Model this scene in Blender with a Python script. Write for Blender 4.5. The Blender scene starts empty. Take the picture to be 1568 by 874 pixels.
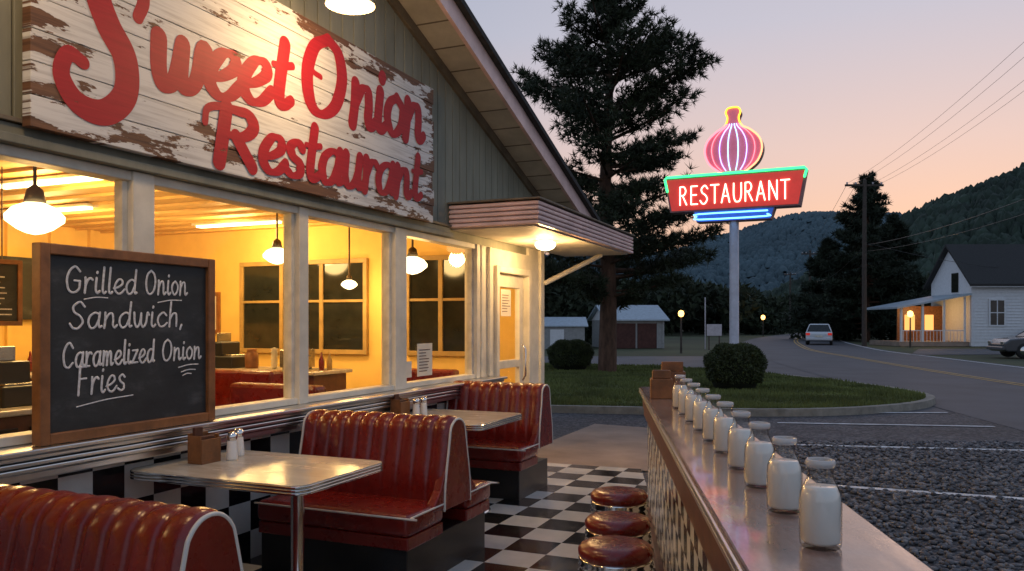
import bpy, math, random
import numpy as np
from mathutils import Vector, Matrix
random.seed(3); rng=np.random.default_rng(5)
S=bpy.context.scene
A=math.radians(-23)
# ------------------------------------------------------------ materials
def nt(name):
    m=bpy.data.materials.new(name); m.use_nodes=True
    t=m.node_tree; return m,t,t.nodes['Principled BSDF']
def coords(t,scale=(1,1,1)):
    tc=t.nodes.new('ShaderNodeTexCoord'); mp=t.nodes.new('ShaderNodeMapping')
    mp.inputs['Scale'].default_value=scale
    t.links.new(tc.outputs['Object'],mp.inputs['Vector']); return mp.outputs['Vector']
def noise(t,vec,scale,detail=5,rough=.6):
    n=t.nodes.new('ShaderNodeTexNoise'); n.inputs['Scale'].default_value=scale
    n.inputs['Detail'].default_value=detail; n.inputs['Roughness'].default_value=rough
    t.links.new(vec,n.inputs['Vector']); return n.outputs['Fac']
def ramp(t,fac,stops):
    r=t.nodes.new('ShaderNodeValToRGB'); e=r.color_ramp.elements
    while len(e)<len(stops): e.new(.5)
    for i,(p,c) in enumerate(stops):
        e[i].position=p; e[i].color=(c[0],c[1],c[2],1)
    t.links.new(fac,r.inputs['Fac']); return r.outputs['Color']
def mixc(t,fac,a,b,mode='MIX'):
    m=t.nodes.new('ShaderNodeMix'); m.data_type='RGBA'; m.blend_type=mode
    for s,v in ((m.inputs['Factor'],fac),(m.inputs['A'],a),(m.inputs['B'],b)):
        if isinstance(v,(int,float)): s.default_value=v
        elif isinstance(v,tuple): s.default_value=(v[0],v[1],v[2],1)
        else: t.links.new(v,s)
    return m.outputs['Result']
def mth(t,op,a,b=0.0,clamp=False):
    m=t.nodes.new('ShaderNodeMath'); m.operation=op; m.use_clamp=clamp
    for s,v in ((m.inputs[0],a),(m.inputs[1],b)):
        if isinstance(v,(int,float)): s.default_value=v
        else: t.links.new(v,s)
    return m.outputs[0]
def bump(t,b,h,strength,dist=.02):
    n=t.nodes.new('ShaderNodeBump'); n.inputs['Strength'].default_value=strength
    n.inputs['Distance'].default_value=dist
    t.links.new(h,n.inputs['Height']); t.links.new(n.outputs['Normal'],b.inputs['Normal'])
def mat(name,c,rough=.6,metal=0,var=.25,vs=6,bs=0,bscale=30,coat=0,stretch=(1,1,1),emit=None,es=0):
    m,t,b=nt(name)
    if var>0 or bs>0: v=coords(t,stretch)
    if var>0:
        f=noise(t,v,vs)
        lo=tuple(x*(1-var) for x in c); hi=tuple(min(1,x*(1+var)) for x in c)
        t.links.new(ramp(t,f,[(.3,lo),(.7,hi)]),b.inputs['Base Color'])
    else: b.inputs['Base Color'].default_value=(*c,1)
    b.inputs['Roughness'].default_value=rough; b.inputs['Metallic'].default_value=metal
    b.inputs['Coat Weight'].default_value=coat; b.inputs['Coat Roughness'].default_value=.12
    if bs>0: bump(t,b,noise(t,v,bscale),bs,.01)
    if emit:
        b.inputs['Emission Color'].default_value=(*emit,1); b.inputs['Emission Strength'].default_value=es
    return m
def emis(name,c,s):
    m=bpy.data.materials.new(name); m.use_nodes=True; t=m.node_tree; t.nodes.clear()
    e=t.nodes.new('ShaderNodeEmission'); e.inputs[0].default_value=(*c,1); e.inputs[1].default_value=s
    o=t.nodes.new('ShaderNodeOutputMaterial'); t.links.new(e.outputs[0],o.inputs[0]); return m
def glassm(name,tint=(1,1,1),base=.04,pw=4.0,mx_=.8,edge=None):
    m=bpy.data.materials.new(name); m.use_nodes=True; t=m.node_tree; t.nodes.clear()
    tr=t.nodes.new('ShaderNodeBsdfTransparent'); tr.inputs[0].default_value=(*tint,1)
    g=t.nodes.new('ShaderNodeBsdfGlossy'); g.inputs['Roughness'].default_value=.03
    f=t.nodes.new('ShaderNodeLayerWeight'); f.inputs['Blend'].default_value=.5
    if edge:
        t.links.new(ramp(t,f.outputs['Facing'],[(.45,tint),(.95,edge)]),tr.inputs[0])
    fa=mth(t,'ADD',mth(t,'MULTIPLY',mth(t,'POWER',f.outputs['Facing'],pw),mx_),base,True)
    mx=t.nodes.new('ShaderNodeMixShader'); o=t.nodes.new('ShaderNodeOutputMaterial')
    t.links.new(fa,mx.inputs[0]); t.links.new(tr.outputs[0],mx.inputs[1]); t.links.new(g.outputs[0],mx.inputs[2])
    t.links.new(mx.outputs[0],o.inputs[0]); return m
def checker(name,size,rough,c1=(.012,.012,.013),c2=(.76,.74,.68),dirt=.25):
    m,t,b=nt(name); v=coords(t)
    k=t.nodes.new('ShaderNodeTexChecker'); k.inputs['Scale'].default_value=1/size
    k.inputs['Color1'].default_value=(*c1,1); k.inputs['Color2'].default_value=(*c2,1)
    t.links.new(v,k.inputs['Vector'])
    f=ramp(t,noise(t,v,2.2,8),[(.3,(1-dirt,)*3),(.7,(1,1,1))])
    col=mixc(t,1.0,k.outputs['Color'],f,'MULTIPLY')
    t.links.new(col,b.inputs['Base Color'])
    rr=ramp(t,noise(t,v,7,6),[(.3,(rough*.6,)*3),(.7,(rough*1.5,)*3)]); t.links.new(rr,b.inputs['Roughness'])
    return m
M={}
M['siding']=mat('painted_siding',(.24,.24,.185),.7,var=.3,vs=3,bs=.35,bscale=25,stretch=(1,1,.25))
M['trim']=mat('cream_trim',(.72,.67,.55),.5,var=.15,vs=5,bs=.1)
M['dtrim']=mat('dark_trim',(.16,.13,.09),.6,var=.3)
M['soffit']=mat('soffit_boards',(.60,.55,.45),.6,var=.2,vs=3)
M['glowtrim']=mat('neon_glow_trim',(.84,.60,.56),.35,var=.18,vs=4)  # neon's pink glow is put into the rake and canopy base colour
M['shingle']=mat('shingles',(.035,.035,.035),.9,var=.4,vs=20,bs=.5)
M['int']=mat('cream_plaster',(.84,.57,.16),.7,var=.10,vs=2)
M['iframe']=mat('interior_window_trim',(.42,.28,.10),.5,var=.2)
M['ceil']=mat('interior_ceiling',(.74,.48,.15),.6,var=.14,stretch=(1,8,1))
M['chrome']=mat('chrome',(.78,.77,.74),.13,1,var=.05)
M['alu']=mat('brushed_metal',(.70,.69,.66),.28,1,var=.1,stretch=(1,.1,8),vs=10)
M['dark']=mat('black_laminate',(.015,.014,.013),.35,var=.3)
M['darkglass']=mat('dark_window_glass',(.02,.022,.018),.06,var=.3)
M['wood']=mat('oak_frame',(.24,.095,.03),.45,var=.4,vs=8,bs=.2)
M['dwood']=mat('dark_wood',(.12,.042,.020),.38,var=.35,vs=12)
M['chalk']=mat('chalk',(.75,.73,.70),.9,var=.25,vs=60)
M['paper']=mat('paper',(.75,.68,.55),.8,var=.05)
M['brass']=mat('aged_metal',(.12,.09,.06),.4,.7)
M['cream']=mat('cream_shade',(.7,.66,.55),.4)
M['steel']=mat('steel_box',(.45,.43,.38),.25,.9,var=.2)
M['glass']=glassm('window_glass',(.97,.98,.96),.03,5.0,.6)
M['bglass']=glassm('bottle_glass',(.97,.97,.96),.05,2.6,.45,(.60,.60,.60))
M['milk']=mat('milk',(.92,.89,.82),.3,var=0,coat=.5)
M['globe']=emis('lit_opal_globe',(1,.80,.45),4.5)
M['fluor']=emis('fluorescent_tube',(1,.85,.45),5)
M['tile']=checker('wall_tile',.19,.15)
M['floor']=checker('floor_tile',.30,.15)
M['ctile']=checker('counter_tile',.13,.2)
M['pipe']=mat('white_piping',(.75,.70,.62),.4,var=0)
M['trunk']=mat('bark',(.11,.058,.036),.9,var=.5,vs=8,bs=.8,bscale=12,stretch=(1,1,.3))
M['pine']=mat('pine_needles',(.034,.046,.020),.7,var=.6,vs=1.3)
M['spruce']=mat('spruce_needles',(.022,.034,.018),.8,var=.5,vs=.8)
M['hedge']=mat('hedge_leaves',(.050,.065,.018),.6,var=.5,vs=6)
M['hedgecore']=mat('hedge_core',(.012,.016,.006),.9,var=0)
M['treeline']=mat('distant_foliage',(.032,.045,.022),.9,var=.5,vs=.15)
M['hillr']=mat('forest_hill',(.026,.044,.030),.95,var=.6,vs=.06)
M['hillb']=mat('haze_blue_hill',(.075,.120,.140),1,var=.25,vs=.02)  # bluish base colour carries the atmospheric haze
M['asph']=mat('asphalt',(.070,.074,.084),.7,var=.28,vs=.6,bs=.4,bscale=60)
M['conc']=mat('concrete',(.30,.23,.18),.8,var=.25,vs=1.5,bs=.3,bscale=40)
M['kerb']=mat('kerb_concrete',(.25,.23,.19),.8,var=.3)
M['paint']=mat('road_paint_white',(.66,.66,.66),.7,var=.4,vs=5)
M['ypaint']=mat('road_paint_yellow',(.50,.30,.08),.7,var=.35,vs=3)
M['grassbase']=mat('grass_ground',(.095,.110,.03),.95,var=.5,vs=.6,bs=.6,bscale=25)
M['blades']=mat('grass_blades',(.125,.145,.036),.8,var=.5,vs=.8)
M['ground']=mat('field_ground',(.055,.065,.025),.95,var=.4,vs=.1)
M['white']=mat('white_clapboard',(.70,.73,.76),.6,var=.08)
M['shedw']=mat('shed_grey',(.30,.31,.31),.7,var=.15)
M['barnred']=mat('barn_red_door',(.075,.028,.022),.8,var=.3)
M['metalroof']=mat('metal_roof',(.34,.42,.48),.45,.2,var=.15)
M['pole']=mat('weathered_pole',(.07,.055,.045),.9,var=.3)
M['polew']=mat('painted_steel_pole',(.50,.48,.52),.45,var=.15)
M['tyre']=mat('tyre',(.02,.02,.02),.8)
M['tail']=mat('tail_light',(.4,.01,.01),.3,emit=(1,.05,.02),es=.3)
M['carw']=mat('car_paint_white',(.62,.66,.70),.25,var=.03,coat=.8)
M['card']=mat('car_paint_dark',(.05,.055,.065),.25,var=.03,coat=.8)
M['lampg']=emis('street_lamp_globe',(1,.50,.12),6)
def slate():
    m,t,b=nt('chalkboard_slate'); v=coords(t,(1,1,2.2))
    f=noise(t,v,3.2,9,.7)
    t.links.new(ramp(t,f,[(.35,(.016,.018,.018)),(.55,(.028,.031,.031)),(.75,(.085,.090,.090))]),b.inputs['Base Color'])
    b.inputs['Roughness'].default_value=.55; return m
M['slate']=slate()
def vinyl():
    m,t,b=nt('red_vinyl'); v=coords(t)
    f=noise(t,v,3,6)
    t.links.new(ramp(t,f,[(.3,(.14,.008,.005)),(.7,(.25,.015,.009))]),b.inputs['Base Color'])
    t.links.new(ramp(t,noise(t,v,9,6),[(.3,(.20,)*3),(.75,(.40,)*3)]),b.inputs['Roughness'])
    b.inputs['Coat Weight'].default_value=.3; b.inputs['Coat Roughness'].default_value=.18
    bump(t,b,noise(t,v,14,6),.4,.012); return m
M['vinyl']=vinyl()
def tabletop():
    m,t,b=nt('table_laminate'); v=coords(t,(1,3,1))
    t.links.new(ramp(t,noise(t,v,5,8,.7),[(.3,(.46,.39,.29)),(.7,(.66,.59,.48))]),b.inputs['Base Color'])
    t.links.new(ramp(t,noise(t,v,3,6),[(.3,(.15,)*3),(.75,(.32,)*3)]),b.inputs['Roughness']); return m
M['table']=tabletop()
def ctop():
    m,t,b=nt('counter_marble'); v=coords(t,(2,.7,1))
    f=noise(t,v,4,10,.75)
    t.links.new(ramp(t,f,[(.25,(.13,.08,.065)),(.5,(.27,.18,.15)),(.75,(.40,.30,.26))]),b.inputs['Base Color'])
    t.links.new(ramp(t,noise(t,v,12,6),[(.3,(.07,)*3),(.75,(.24,)*3)]),b.inputs['Roughness'])
    b.inputs['Coat Weight'].default_value=.4; b.inputs['Coat Roughness'].default_value=.08
    bump(t,b,noise(t,v,6,4),.08,.01); return m
M['ctop']=ctop()
def gravel(name):
    m,t,b=nt(name); v=coords(t)
    vo=t.nodes.new('ShaderNodeTexVoronoi'); vo.inputs['Scale'].default_value=26; t.links.new(v,vo.inputs['Vector'])
    sp=t.nodes.new('ShaderNodeSeparateColor'); t.links.new(vo.outputs['Color'],sp.inputs[0])
    c=ramp(t,sp.outputs[0],[(0,(.030,.031,.037)),(.6,(.085,.085,.095)),(1,(.19,.185,.19))])
    c2=ramp(t,noise(t,v,.6,7,.7),[(.35,(.50,.47,.44)),(.65,(1,1,1))])
    t.links.new(mixc(t,1.,c,c2,'MULTIPLY'),b.inputs['Base Color'])
    b.inputs['Roughness'].default_value=.7
    inv_=mth(t,'SUBTRACT',1.0,vo.outputs['Distance']); bump(t,b,inv_,1.0,.03); return m
M['gravel']=gravel('gravel_bed')
def pebble():
    m,t,b=nt('pebbles'); g=t.nodes.new('ShaderNodeNewGeometry')
    t.links.new(ramp(t,g.outputs['Random Per Island'],[(0,(.045,.047,.054)),(.6,(.115,.115,.125)),(1,(.25,.24,.24))]),b.inputs['Base Color'])
    b.inputs['Roughness'].default_value=.55; return m
M['pebble']=pebble()
def peel(t,k,th):
    tc=t.nodes.new('ShaderNodeTexCoord')
    mp=t.nodes.new('ShaderNodeMapping'); mp.inputs['Scale'].default_value=(0,1.1,4.5); t.links.new(tc.outputs['Object'],mp.inputs['Vector'])
    f=noise(t,mp.outputs['Vector'],1.9,12,.68)
    s=t.nodes.new('ShaderNodeSeparateXYZ'); t.links.new(tc.outputs['Object'],s.inputs[0])
    du=mth(t,'POWER',mth(t,'ABSOLUTE',mth(t,'DIVIDE',mth(t,'SUBTRACT',s.outputs[1],4.3),1.9)),6)
    dv=mth(t,'POWER',mth(t,'ABSOLUTE',mth(t,'DIVIDE',mth(t,'SUBTRACT',s.outputs[2],2.975),.6)),4)
    e=mth(t,'MULTIPLY',mth(t,'MAXIMUM',du,dv),k)
    return tc,ramp(t,mth(t,'ADD',f,e),[(th,(0,0,0)),(th+.015,(1,1,1))])
def signwood(name,red=False):
    m,t,b=nt(name)
    tc,msk=peel(t,.17 if not red else .04,.610 if not red else .675)
    mp2=t.nodes.new('ShaderNodeMapping'); mp2.inputs['Scale'].default_value=(0,1,22); t.links.new(tc.outputs['Object'],mp2.inputs['Vector'])
    wood=ramp(t,noise(t,mp2.outputs[0],3,8),[(.3,(.07,.03,.015)),(.7,(.22,.105,.05))])
    if red: pnt=ramp(t,noise(t,mp2.outputs[0],2.5,8),[(.3,(.34,.005,.010)),(.7,(.48,.012,.020))])
    else: pnt=ramp(t,noise(t,mp2.outputs[0],2.2,8),[(.3,(.52,.50,.47)),(.55,(.75,.74,.71))])
    t.links.new(mixc(t,msk,pnt,wood),b.inputs['Base Color']); b.inputs['Roughness'].default_value=.6
    bump(t,b,mth(t,'SUBTRACT',1.0,msk),.6,.004); return m
M['signwood']=signwood('peeling_white_paint'); M['signred']=signwood('red_sign_paint',True)
# ------------------------------------------------------------ geometry helpers
class Grp: pass
def G(name,off=(0,0,0),rot=0.0,loc=None):
    e=bpy.data.objects.new(name,None); S.collection.objects.link(e)
    e.empty_display_size=.2; e.rotation_euler=(0,0,rot)
    o=Vector(off)
    if loc is None: loc=Matrix.Rotation(rot,3,'Z')@o; e.location=loc
    else: e.location=loc; o=Vector((0,0,0))
    g=Grp(); g.e=e; g.off=o; return g
def D(name,n=-3.5,u=4): return G(name,(n,u,0),A)
def mk(name,g,v,f,m,smooth=False):
    me=bpy.data.meshes.new(name)
    if isinstance(v,np.ndarray) and isinstance(f,np.ndarray):
        k=f.shape[1]
        me.vertices.add(len(v)); me.vertices.foreach_set('co',v.astype(np.float32).ravel())
        me.loops.add(f.size); me.loops.foreach_set('vertex_index',f.astype(np.int32).ravel())
        me.polygons.add(len(f)); me.polygons.foreach_set('loop_start',np.arange(0,f.size,k,dtype=np.int32))
        me.polygons.foreach_set('loop_total',np.full(len(f),k,dtype=np.int32)); me.update(calc_edges=True)
    else: me.from_pydata([tuple(x) for x in v],[],[tuple(x) for x in f])
    me.materials.append(m)
    if smooth: me.polygons.foreach_set('use_smooth',[True]*len(me.polygons))
    me.update()
    o=bpy.data.objects.new(name,me); S.collection.objects.link(o)
    if g is not None:
        o.parent=g.e; o.location=-g.off
    return o
def bev(o,w,seg=2):
    b=o.modifiers.new('b','BEVEL'); b.width=w; b.segments=seg; b.limit_method='ANGLE'; return o
def box(name,g,a,b,m,bv=0,seg=2):
    x0,y0,z0=[min(p,q) for p,q in zip(a,b)]; x1,y1,z1=[max(p,q) for p,q in zip(a,b)]
    v=[(x0,y0,z0),(x1,y0,z0),(x1,y1,z0),(x0,y1,z0),(x0,y0,z1),(x1,y0,z1),(x1,y1,z1),(x0,y1,z1)]
    f=[(0,3,2,1),(4,5,6,7),(0,1,5,4),(1,2,6,5),(2,3,7,6),(3,0,4,7)]
    o=mk(name,g,v,f,m)
    if bv: bev(o,bv,seg)
    return o
def boxes(name,g,lst,m,bv=0):
    V=[];F=[]
    for a,b in lst:
        x0,y0,z0=[min(p,q) for p,q in zip(a,b)]; x1,y1,z1=[max(p,q) for p,q in zip(a,b)]
        k=len(V)
        V+=[(x0,y0,z0),(x1,y0,z0),(x1,y1,z0),(x0,y1,z0),(x0,y0,z1),(x1,y0,z1),(x1,y1,z1),(x0,y1,z1)]
        F+=[tuple(i+k for i in q) for q in [(0,3,2,1),(4,5,6,7),(0,1,5,4),(1,2,6,5),(2,3,7,6),(3,0,4,7)]]
    o=mk(name,g,V,F,m)
    if bv: bev(o,bv)
    return o
def prism(name,g,poly,c0,c1,m,axis=0,bv=0):
    def P(a,b,c): return (c,a,b) if axis==0 else ((a,c,b) if axis==1 else (a,b,c))
    n=len(poly); v=[P(a,b,c0) for a,b in poly]+[P(a,b,c1) for a,b in poly]
    f=[tuple(range(n)),tuple(range(2*n-1,n-1,-1))]+[(i,i+n,(i+1)%n+n,(i+1)%n) for i in range(n)]
    o=mk(name,g,v,f,m)
    import bmesh
    bm=bmesh.new(); bm.from_mesh(o.data); bmesh.ops.recalc_face_normals(bm,faces=bm.faces); bm.to_mesh(o.data); bm.free()
    if bv: bev(o,bv)
    return o
def cr(p,n=6,closed=False):
    p=[np.array(q,float) for q in p]
    if len(p)<3: return p
    ext=[p[-2]]+p+[p[1]] if closed else [2*p[0]-p[1]]+p+[2*p[-1]-p[-2]]
    out=[]
    for i in range(1,len(ext)-2):
        a,b,c,d=ext[i-1:i+3]
        for k in range(n):
            t=k/n; out.append(.5*((2*b)+(c-a)*t+(2*a-5*b+4*c-d)*t*t+(3*b-a-3*c+d)*t**3))
    out.append(ext[-2]); return out
def tubev(pts,rad,seg=8,cap=True):
    P=[np.array(p,float) for p in pts]
    R=list(rad) if hasattr(rad,'__len__') else [rad]*len(P)
    if cap:
        d=P[0]-P[1]; d/=np.linalg.norm(d)+1e-9; e=P[-1]-P[-2]; e/=np.linalg.norm(e)+1e-9
        P=[P[0]+d*R[0],P[0]+d*R[0]*.8,P[0]+d*R[0]*.4]+P+[P[-1]+e*R[-1]*.4,P[-1]+e*R[-1]*.8,P[-1]+e*R[-1]]
        R=[R[0]*.05,R[0]*.6,R[0]*.92]+R+[R[-1]*.92,R[-1]*.6,R[-1]*.05]
    P=np.array(P); T=np.gradient(P,axis=0); T/=np.linalg.norm(T,axis=1)[:,None]+1e-9
    up=np.array([0,0,1.]) if abs(T[0][2])<.9 else np.array([1.,0,0])
    N=np.cross(T[0],up); N/=np.linalg.norm(N); V=[]
    for i in range(len(P)):
        N=N-T[i]*np.dot(N,T[i]); N/=np.linalg.norm(N)+1e-9; B=np.cross(T[i],N)
        for k in range(seg):
            a=2*math.pi*k/seg; V.append(P[i]+R[i]*(math.cos(a)*N+math.sin(a)*B))
    F=[]
    for i in range(len(P)-1):
        for k in range(seg):
            k2=(k+1)%seg; F.append((i*seg+k,i*seg+k2,(i+1)*seg+k2,(i+1)*seg+k))
    F.append(tuple(range(seg))[::-1]); F.append(tuple((len(P)-1)*seg+k for k in range(seg)))
    return V,F
def tubes(name,g,lst,m,seg=8,flat=None,cap=True):
    V=[];F=[]
    for pts,r in lst:
        v,f=tubev(pts,r,seg,cap)
        if flat:
            ax,c,s=flat
            for q in v: q[ax]=c+(q[ax]-c)*s
        k=len(V); V+=v; F+=[tuple(i+k for i in q) for q in f]
    return mk(name,g,V,F,m,True)
def ribbons(name,g,lst,m):
    V=[];F=[]; off=0.0
    for pts,r in lst:
        P=np.array(pts,float); n=len(P); r=np.array(r if hasattr(r,'__len__') else [r]*n)
        T=np.gradient(P[:,1:],axis=0); T/=np.linalg.norm(T,axis=1)[:,None]+1e-9; N=np.stack([-T[:,1],T[:,0]],1)
        k=len(V); x=P[0,0]+off
        for i in range(n):
            xi=x+i*.00002
            a=P[i,1:]+N[i]*r[i]; b=P[i,1:]-N[i]*r[i]
            V+=[(xi,a[0],a[1]),(xi,b[0],b[1])]
        F+=[(k+2*i,k+2*i+1,k+2*i+3,k+2*i+2) for i in range(n-1)]
        for i,sg in ((0,-1),(n-1,1)):
            k=len(V); xi=x+i*.00002+.00001
            for q in range(9):
                a=-math.pi/2+math.pi*q/8
                d=T[i]*sg*math.cos(a)+N[i]*math.sin(a); c=P[i,1:]+d*r[i]; V.append((xi,c[0],c[1]))
            F.append(tuple(range(k,k+9)))
        off+=.00022
    return mk(name,g,V,F,m)
def lathev(prof,seg=32,c=(0,0,0)):
    V=[];F=[]
    for r,z in prof:
        for k in range(seg):
            a=2*math.pi*k/seg; V.append((c[0]+r*math.cos(a),c[1]+r*math.sin(a),c[2]+z))
    for i in range(len(prof)-1):
        for k in range(seg):
            k2=(k+1)%seg; F.append((i*seg+k,i*seg+k2,(i+1)*seg+k2,(i+1)*seg+k))
    return V,F
def lathe(name,g,c,prof,m,seg=32):
    v,f=lathev(prof,seg,c); return mk(name,g,v,f,m,True)
def lamp(name,g,loc,power,col,r=.08):
    l=bpy.data.lights.new(name,'POINT'); l.energy=power; l.color=col
    l.shadow_soft_size=r
    o=bpy.data.objects.new(name,l); S.collection.objects.link(o); o.parent=g.e; o.location=Vector(loc)-g.off
    return o
# ------------------------------------------------------------ stroke font
GL={
'a':(1.0,[[(.8,.88),(.5,1.0),(.17,.78),(.08,.38),(.28,0),(.58,.1),(.78,.55)],[(.82,1),(.78,.4),(.85,.06),(1.02,.12)]]),
'c':(.85,[[(.76,.8),(.5,1),(.17,.78),(.08,.4),(.3,.02),(.6,.04),(.85,.25)]]),
'd':(1.0,[[(.8,.88),(.5,1.0),(.17,.78),(.08,.38),(.28,0),(.58,.1),(.78,.55)],[(.84,1.7),(.8,.4),(.86,.05),(1.0,.1)]]),
'e':(.90,[[(.02,.36),(.42,.46),(.72,.70),(.62,.96),(.36,.96),(.12,.62),(.12,.25),(.38,0),(.66,.04),(.92,.30)]]),
'h':(.9,[[(.14,1.75),(.12,.9),(.12,0)],[(.12,.5),(.35,.9),(.6,.92),(.68,.55),(.7,.02)]]),
'i':(.45,[[(.15,1),(.14,.25),(.28,.0),(.46,.14)],[(.18,1.36),(.2,1.42)]]),
'l':(.42,[[(.17,1.75),(.14,.3),(.26,.0),(.42,.1)]]),
'm':(1.3,[[(.1,1),(.12,.5),(.1,0)],[(.12,.5),(.3,.93),(.5,.88),(.53,.4),(.52,0)],[(.53,.5),(.73,.93),(.94,.88),(.97,.3),(1.05,0),(1.25,.12)]]),
'n':(.98,[[(.1,1),(.13,.5),(.1,0)],[(.13,.5),(.36,.9),(.6,.93),(.69,.55),(.7,.2),(.82,.0),(1.0,.16)]]),
'o':(.88,[[(.45,1),(.15,.8),(.08,.4),(.38,0),(.72,.25),(.76,.7),(.45,1)]]),
'r':(.72,[[(.1,1),(.14,.5),(.12,0)],[(.13,.45),(.3,.86),(.5,.98),(.66,.88)]]),
's':(.74,[[(.62,.84),(.4,1),(.15,.82),(.28,.56),(.56,.38),(.58,.1),(.33,0),(.06,.14)]]),
't':(.66,[[(.3,1.55),(.26,.8),(.26,.25),(.4,0),(.66,.16)],[(.0,1),(.3,1.0),(.6,1.05)]]),
'u':(1.0,[[(.1,1),(.12,.35),(.33,0),(.6,.15),(.74,.5)],[(.77,1),(.74,.35),(.84,.02),(1.02,.14)]]),
'w':(1.2,[[(.04,1),(.12,.35),(.3,0),(.5,.25),(.58,.95)],[(.58,.9),(.62,.25),(.8,0),(1.0,.3),(1.06,.98),(1.2,.85)]]),
'z':(.8,[[(.08,.95),(.68,.97)],[(.68,.97),(.08,.03)],[(.08,.03),(.75,.06)]]),
',':(.3,[[(.15,.08),(.05,-.22)]]),' ':(.55,[]),
'G':(1.25,[[(1.0,1.4),(.62,1.7),(.22,1.4),(.06,.8),(.25,.15),(.65,0),(1.0,.25),(1.04,.75)],[(.62,.78),(1.06,.75)]]),
'O':(1.3,[[(.6,1.7),(.22,1.42),(.08,.8),(.25,.18),(.6,0),(.98,.28),(1.12,.9),(.95,1.45),(.6,1.7)]]),
'S':(1.05,[[(.9,1.4),(.58,1.7),(.18,1.42),(.25,1.05),(.65,.78),(.85,.4),(.58,.02),(.25,.03),(.02,.3)]]),
'C':(1.2,[[(1.0,1.35),(.62,1.7),(.22,1.4),(.06,.8),(.25,.15),(.65,0),(1.05,.3)]]),
'F':(1.0,[[(.15,1.7),(.13,0)],[(.1,1.68),(.9,1.72)],[(.14,.95),(.7,.97)]]),
'R':(1.15,[[(.12,1.7),(.12,0)],[(.12,1.7),(.6,1.68),(.82,1.3),(.6,.92),(.14,.88)],[(.42,.88),(.92,0)]]),
'E':(1.0,[[(.85,1.7),(.12,1.7)],[(.12,1.7),(.12,0)],[(.12,0),(.88,0)],[(.12,.88),(.75,.88)]]),
'T':(1.05,[[(.02,1.7),(.98,1.7)],[(.5,1.7),(.5,0)]]),
'A':(1.15,[[(.05,0),(.52,1.7)],[(.52,1.7),(1.0,0)],[(.22,.6),(.84,.6)]]),
'U':(1.15,[[(.12,1.7),(.12,.6),(.3,.08),(.55,0),(.82,.08),(1.0,.6),(1.0,1.7)]]),
'N':(1.2,[[(.12,0),(.12,1.7)],[(.12,1.7),(1.0,0)],[(1.0,0),(1.0,1.7)]]),
}
def strokes(s,track=0):
    x=0; out=[]
    for ch in s:
        w,st=GL[ch]
        for q in st:
            p=cr(q,7) if len(q)>2 else [np.array(q[0],float),np.array(q[1],float)]
            out.append([(x+a[0],a[1]) for a in p])
        x+=w+track
    return out,x
def place(st,f,sx,sz,shear,rbase,contrast=0.0):
    L=[]
    for q in st:
        p=np.array(q,float); p2=np.stack([(p[:,0]+shear*p[:,1])*sx,p[:,1]*sz],1)
        if len(p2)==2: p2=np.array([p2[0]+(p2[1]-p2[0])*k/3 for k in range(4)])
        t=np.gradient(p2,axis=0); t/=np.linalg.norm(t,axis=1)[:,None]+1e-9
        r=rbase*(1-contrast+contrast*np.abs(t[:,1])); r=np.convolve(np.pad(r,2,'edge'),[.1,.2,.4,.2,.1],'valid')
        L.append(([f(a,b) for a,b in p2],list(r)))
    return L
# ------------------------------------------------------------ DINER BUILDING
B=D('diner_building',-3.5,4)
RT=lambda u: 2.93+.345*(10.01-u)
UL=-6.05
prism('gable_wall',B,[(-5.2,2.30),(9.15,2.30),(9.15,RT(9.15)-.2),(2,RT(2)-.2),(-5.2,RT(9.2)-.2)],-3.62,-3.52,M['siding'])
sid=[]
u=-1.0
while u<9.1:
    top=min(RT(max(u+.14,2)) ,RT(max(4-u,2)))-.21
    sid.append(((-3.52,u,2.39),(-3.50,min(u+.138,9.14),top))); u+=.15
boxes('vertical_boards',B,sid,M['siding'],.004)
boxes('lower_wall',B,[((-3.62,-5.2,0),(-3.515,7.62,.90))],M['dark'])
boxes('tile_wainscot',B,[((-3.514,-1,.0),(-3.49,7.62,.80))],M['tile'])
boxes('ledge',B,[((-3.6,-1,.80),(-3.36,7.64,.835)),((-3.6,-1,.84),(-3.33,7.64,.862)),((-3.6,-1,.867),(-3.33,7.64,.889)),((-3.6,-1,.894),(-3.33,7.64,.916)),((-3.62,-1,.921),(-3.30,7.66,.945))],M['alu'],.006)
posts=[(1.55,1.69),(3.07,3.21),(4.44,4.54),(5.69,5.87),(7.25,7.33)]
boxes('window_frames',B,[((-3.60,a,.945),(-3.46,b,2.30)) for a,b in posts]+
 [((-3.595,-1,.947),(-3.475,7.25,.99)),((-3.595,-1,2.25),(-3.475,7.25,2.302))],M['trim'],.006)
boxes('sash',B,[((-3.56,a,.99),(-3.50,a+.035,2.25)) for a in (1.69,3.21,4.54,5.87)]+[((-3.56,a-.035,.99),(-3.50,a,2.25)) for a in (3.07,4.44,5.69,7.25)],M['cream'],.004)
mk('window_glass',B,[(-3.53,-1,.98),(-3.53,7.25,.98),(-3.53,7.25,2.26),(-3.53,-1,2.26)],[(0,1,2,3)],M['glass'])
boxes('header_trim',B,[((-3.55,-1,2.303),(-3.42,6.66,2.345)),((-3.55,-1,2.348),(-3.46,6.66,2.40))],M['siding'],.005)
boxes('dark_cap',B,[((-3.5,-1,2.404),(-3.44,6.66,2.425))],M['dtrim'],.003)
boxes('entry_wall',B,[((-3.62,7.33,0.0),(-3.49,7.73,2.30)),((-3.62,8.72,0),(-3.49,9.15,2.99)),((-3.62,7.73,2.12),(-3.49,8.72,2.30))],M['trim'])
boxes('corner_post',B,[((-3.7,9.06,0),(-3.46,9.18,3.0)),((-3.5,7.35,.95),(-3.455,7.42,2.3)),((-3.5,7.55,.95),(-3.455,7.62,2.3))],M['trim'],.01)
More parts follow.
